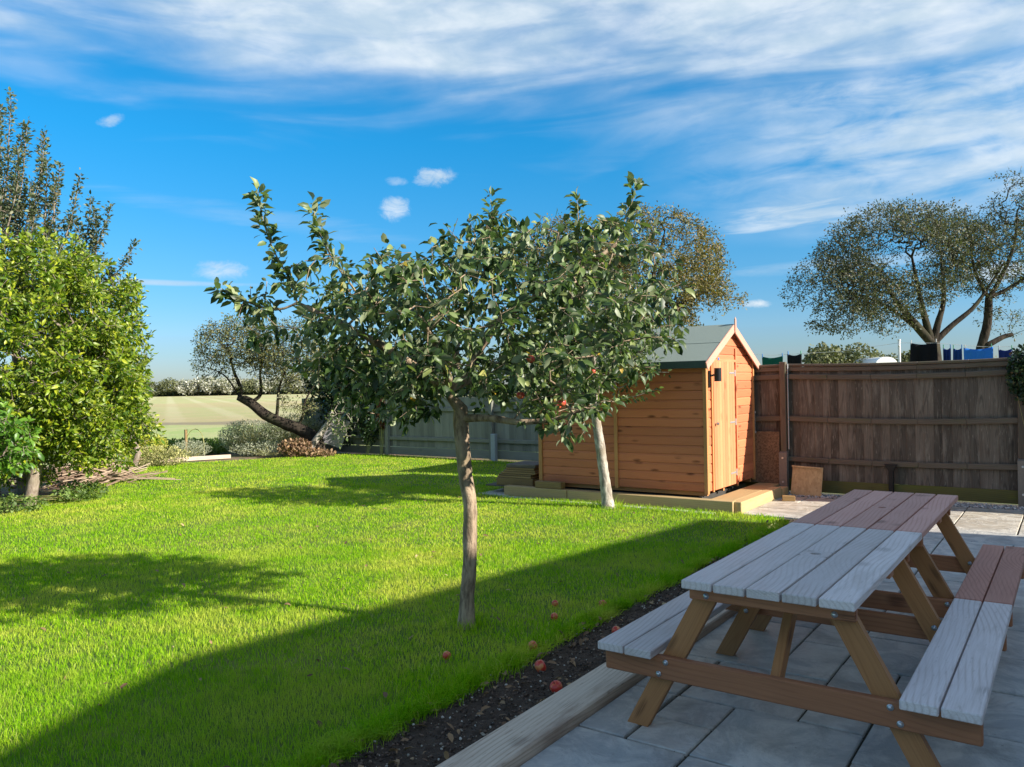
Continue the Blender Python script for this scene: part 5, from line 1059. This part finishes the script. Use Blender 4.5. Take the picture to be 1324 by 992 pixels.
cloth('dark blue top on the line next to the bright blue towel', -1.63, -1.50, 2.09, .5, fab('navy_cloth2', (.012, .045, .17)))
cloth('bright blue towel hanging widest on the line', -1.47, -1.07, 2.085, .6, fab('blue_cloth', (.03, .17, .55)))
cloth('navy cloth at the right end of the line above the ivy', -.99, -.80, 2.05, .5, fab('navy_cloth3', (.015, .03, .14)))
q = MB(); pts = [(-6.0, 15, 2.2), (-4.6, 15, 2.075), (-3.4, 15, 2.1), (-2.44, 15, 2.21), (-1.9, 15, 2.18), (-1.2, 15, 2.09), (-.5, 15, 2.06), (1.5, 15, 2.2)]; q.tube(pts, .003, 4); single(q, 'washing_line', plain('line', (.5, .5, .5), .7), 'thin washing line behind the dark fence', 'washing line')
q = MB(); q.cyl((-2.44, 15.0, 0), (-2.44, 15.0, 2.25), .022, n=12); q.cyl((-2.44, 15.0, 2.25), (-2.44, 15.0, 2.27), .026, n=12); q.box((-2.44, 15, 2.16), (.03, .1, .02)); single(q, 'line_pole', plain('white_pole', (.7, .7, .7), .4), 'white upright pole holding the washing line', 'pole')

# ================================================================== FAR TREES
def far_tree(label, x, D, w_, h, lm, n, group, name='distant_tree', cat='tree', lf=.12):
    o = root(name, W(x, D), label, cat, group); org = W(x, D); e = []
    for i in range(5): e.append(((x+random.uniform(-.45, .45)*w_, D+random.uniform(-.3, .3)*w_, h*random.uniform(.4, .7)), (w_*random.uniform(.28, .42), w_*.35, h*random.uniform(.28, .40)), 1.))
    P = in_ell(n, e, .5); P[:, 2] = np.maximum(P[:, 2], .1)
    leaf_mesh('crown', P, rsph(n), rsph(n)+np.array((0, 0, .6)), rng.uniform(.6, 1.2, n)*h*lf, lm, o, org, 1.4, False)
    q = MB(); r = h*.025
    q.cyl((org[0], org[1], -.1), (org[0], org[1], h*.45), r*1.3, r, 7)
    for i in range(6):
        a = random.uniform(0, 6.28); q.cyl((org[0], org[1], h*random.uniform(.2, .4)), (org[0]+math.cos(a)*w_*.3, org[1]+math.sin(a)*w_*.3, h*random.uniform(.55, .85)), r*.6, r*.2, 5)
    part(q, 'trunk', M['bark_dark'], o)
FG = 'trees along the far edge of the field'
place = ['leftmost', 'second', 'third', 'fourth', 'fifth', 'sixth', 'seventh', 'eighth', 'ninth', 'tenth', 'eleventh']
for i, (px, wpx, hpx, mt) in enumerate([(178, 26, 9, 'far_green'), (204, 40, 17, 'far_green'), (236, 22, 15, 'white_leaf'), (256, 26, 20, 'white_leaf'), (281, 28, 19, 'white_leaf'), (303, 26, 18, 'white_leaf'), (326, 26, 16, 'far_green'), (348, 26, 18, 'white_leaf'), (372, 28, 20, 'white_leaf'), (394, 26, 17, 'white_leaf'), (418, 30, 18, 'far_green')]):
    D = 250.; x = (px-662)/1034.5*D
    far_tree('%s of the %s trees counted from the left on the far field edge' % (place[i], 'distant'), x, D, wpx/1034.5*D, hpx/1034.5*D+1.4, M[mt], 1500, FG)
# low hedge line along the field edge
P = []; n = 9000; xx = rng.uniform(-170, 60, n); P = np.stack([xx*SN-255*CS+rng.uniform(-2, 2, n), xx*CS+255*SN+rng.uniform(-2, 2, n), rng.uniform(0, 1, n)*(1.6+1.2*np.sin(xx*.23)*np.sin(xx*.11+1))+.1], 1)
tag(leaf_mesh('far_hedgerow', P, rsph(n), rsph(n)+np.array((0, 0, .5)), rng.uniform(.7, 1.6, n), M['far_green'], None, (0, 0, 0), 1.5, False), 'low hedgerow along the far field edge', None, None, 'stuff')
for i, (px, D, w_, h, lab) in enumerate([(1082, 60, 3.6, 4.3, 'rounded olive bush on the skyline above the dark fence'), (1108, 66, 3.2, 3.8, 'lower olive bush right of the rounded one on the skyline'), (1150, 64, 3.0, 3.7, 'small bush on the skyline left of the white line pole'), (1187, 62, 2.2, 3.9, 'small yellowish bush behind the black cloth and white pole'), (1240, 70, 5, 3.2, 'low bush on the skyline behind the blue washing')]):
    far_tree(lab, (px-662)/1034.5*D, D, w_, h, M['far_green'], 3800, 'bushes on the skyline above the fence', 'distant_bush', 'bush', .065)

# caravan roof on the skyline, small flue and box beside the shed eave
def caravan():
    xx = (1131-662)/1034.5*58; WS = .70; c = W(xx, 58, 0); o = root('caravan', c, 'white caravan whose rounded roof just shows above the dark fence', 'caravan')
    n = 14; prof = [(-1.1, 1.2), (-1.12, 2.2)] + [(-1.1*math.cos(a), 2.55+.55*math.sin(a)) for a in np.linspace(.1, PI-.1, n)] + [(1.12, 2.2), (1.1, 1.2), (1.0, .55), (-1.0, .55)]
    q = MB(); k = len(prof); pts = [tuple(np.array(c)+np.array((SN*a*WS-CS*d, CS*a*WS+SN*d, z))) for d in (-1.9, 1.9) for a, z in prof]
    q.poly(pts, [tuple(range(k)), tuple(range(k, 2*k))[::-1]]+[(i, (i+1) % k, k+(i+1) % k, k+i) for i in range(k)]); part(q, 'body', plain('caravan_shell', (.75, .75, .74), .35), o)
    q = MB(); q.box(tuple(np.array(c)+np.array((CS*1.93, -SN*1.93, 2.35))), (1.3, .03, .55), rot=math.radians(90-54.9)); part(q, 'window', plain('caravan_window', (.02, .025, .03), .1), o)
    for sx in (-.8, .8):
        q = MB(); w0 = np.array(c)+np.array((SN*sx, CS*sx, .32)); q.cyl(w0-np.array((SN, CS, 0))*.1, w0+np.array((SN, CS, 0))*.1, .32, n=18); part(q, 'wheel', M['black'], o)
caravan()
o = root('flue_pipe', (-5.62, 16.6, 0), 'white flue pipe with dark cap beside the right shed eave', 'pipe')
q = MB(); q.cyl((-5.62, 16.6, 0), (-5.62, 16.6, 2.20), .045, n=14); part(q, 'pipe', plain('white_pipe_paint', (.7, .7, .7), .4), o)
q = MB(); q.cyl((-5.62, 16.6, 2.20), (-5.62, 16.6, 2.25), .06, n=14); part(q, 'cap', M['black'], o)
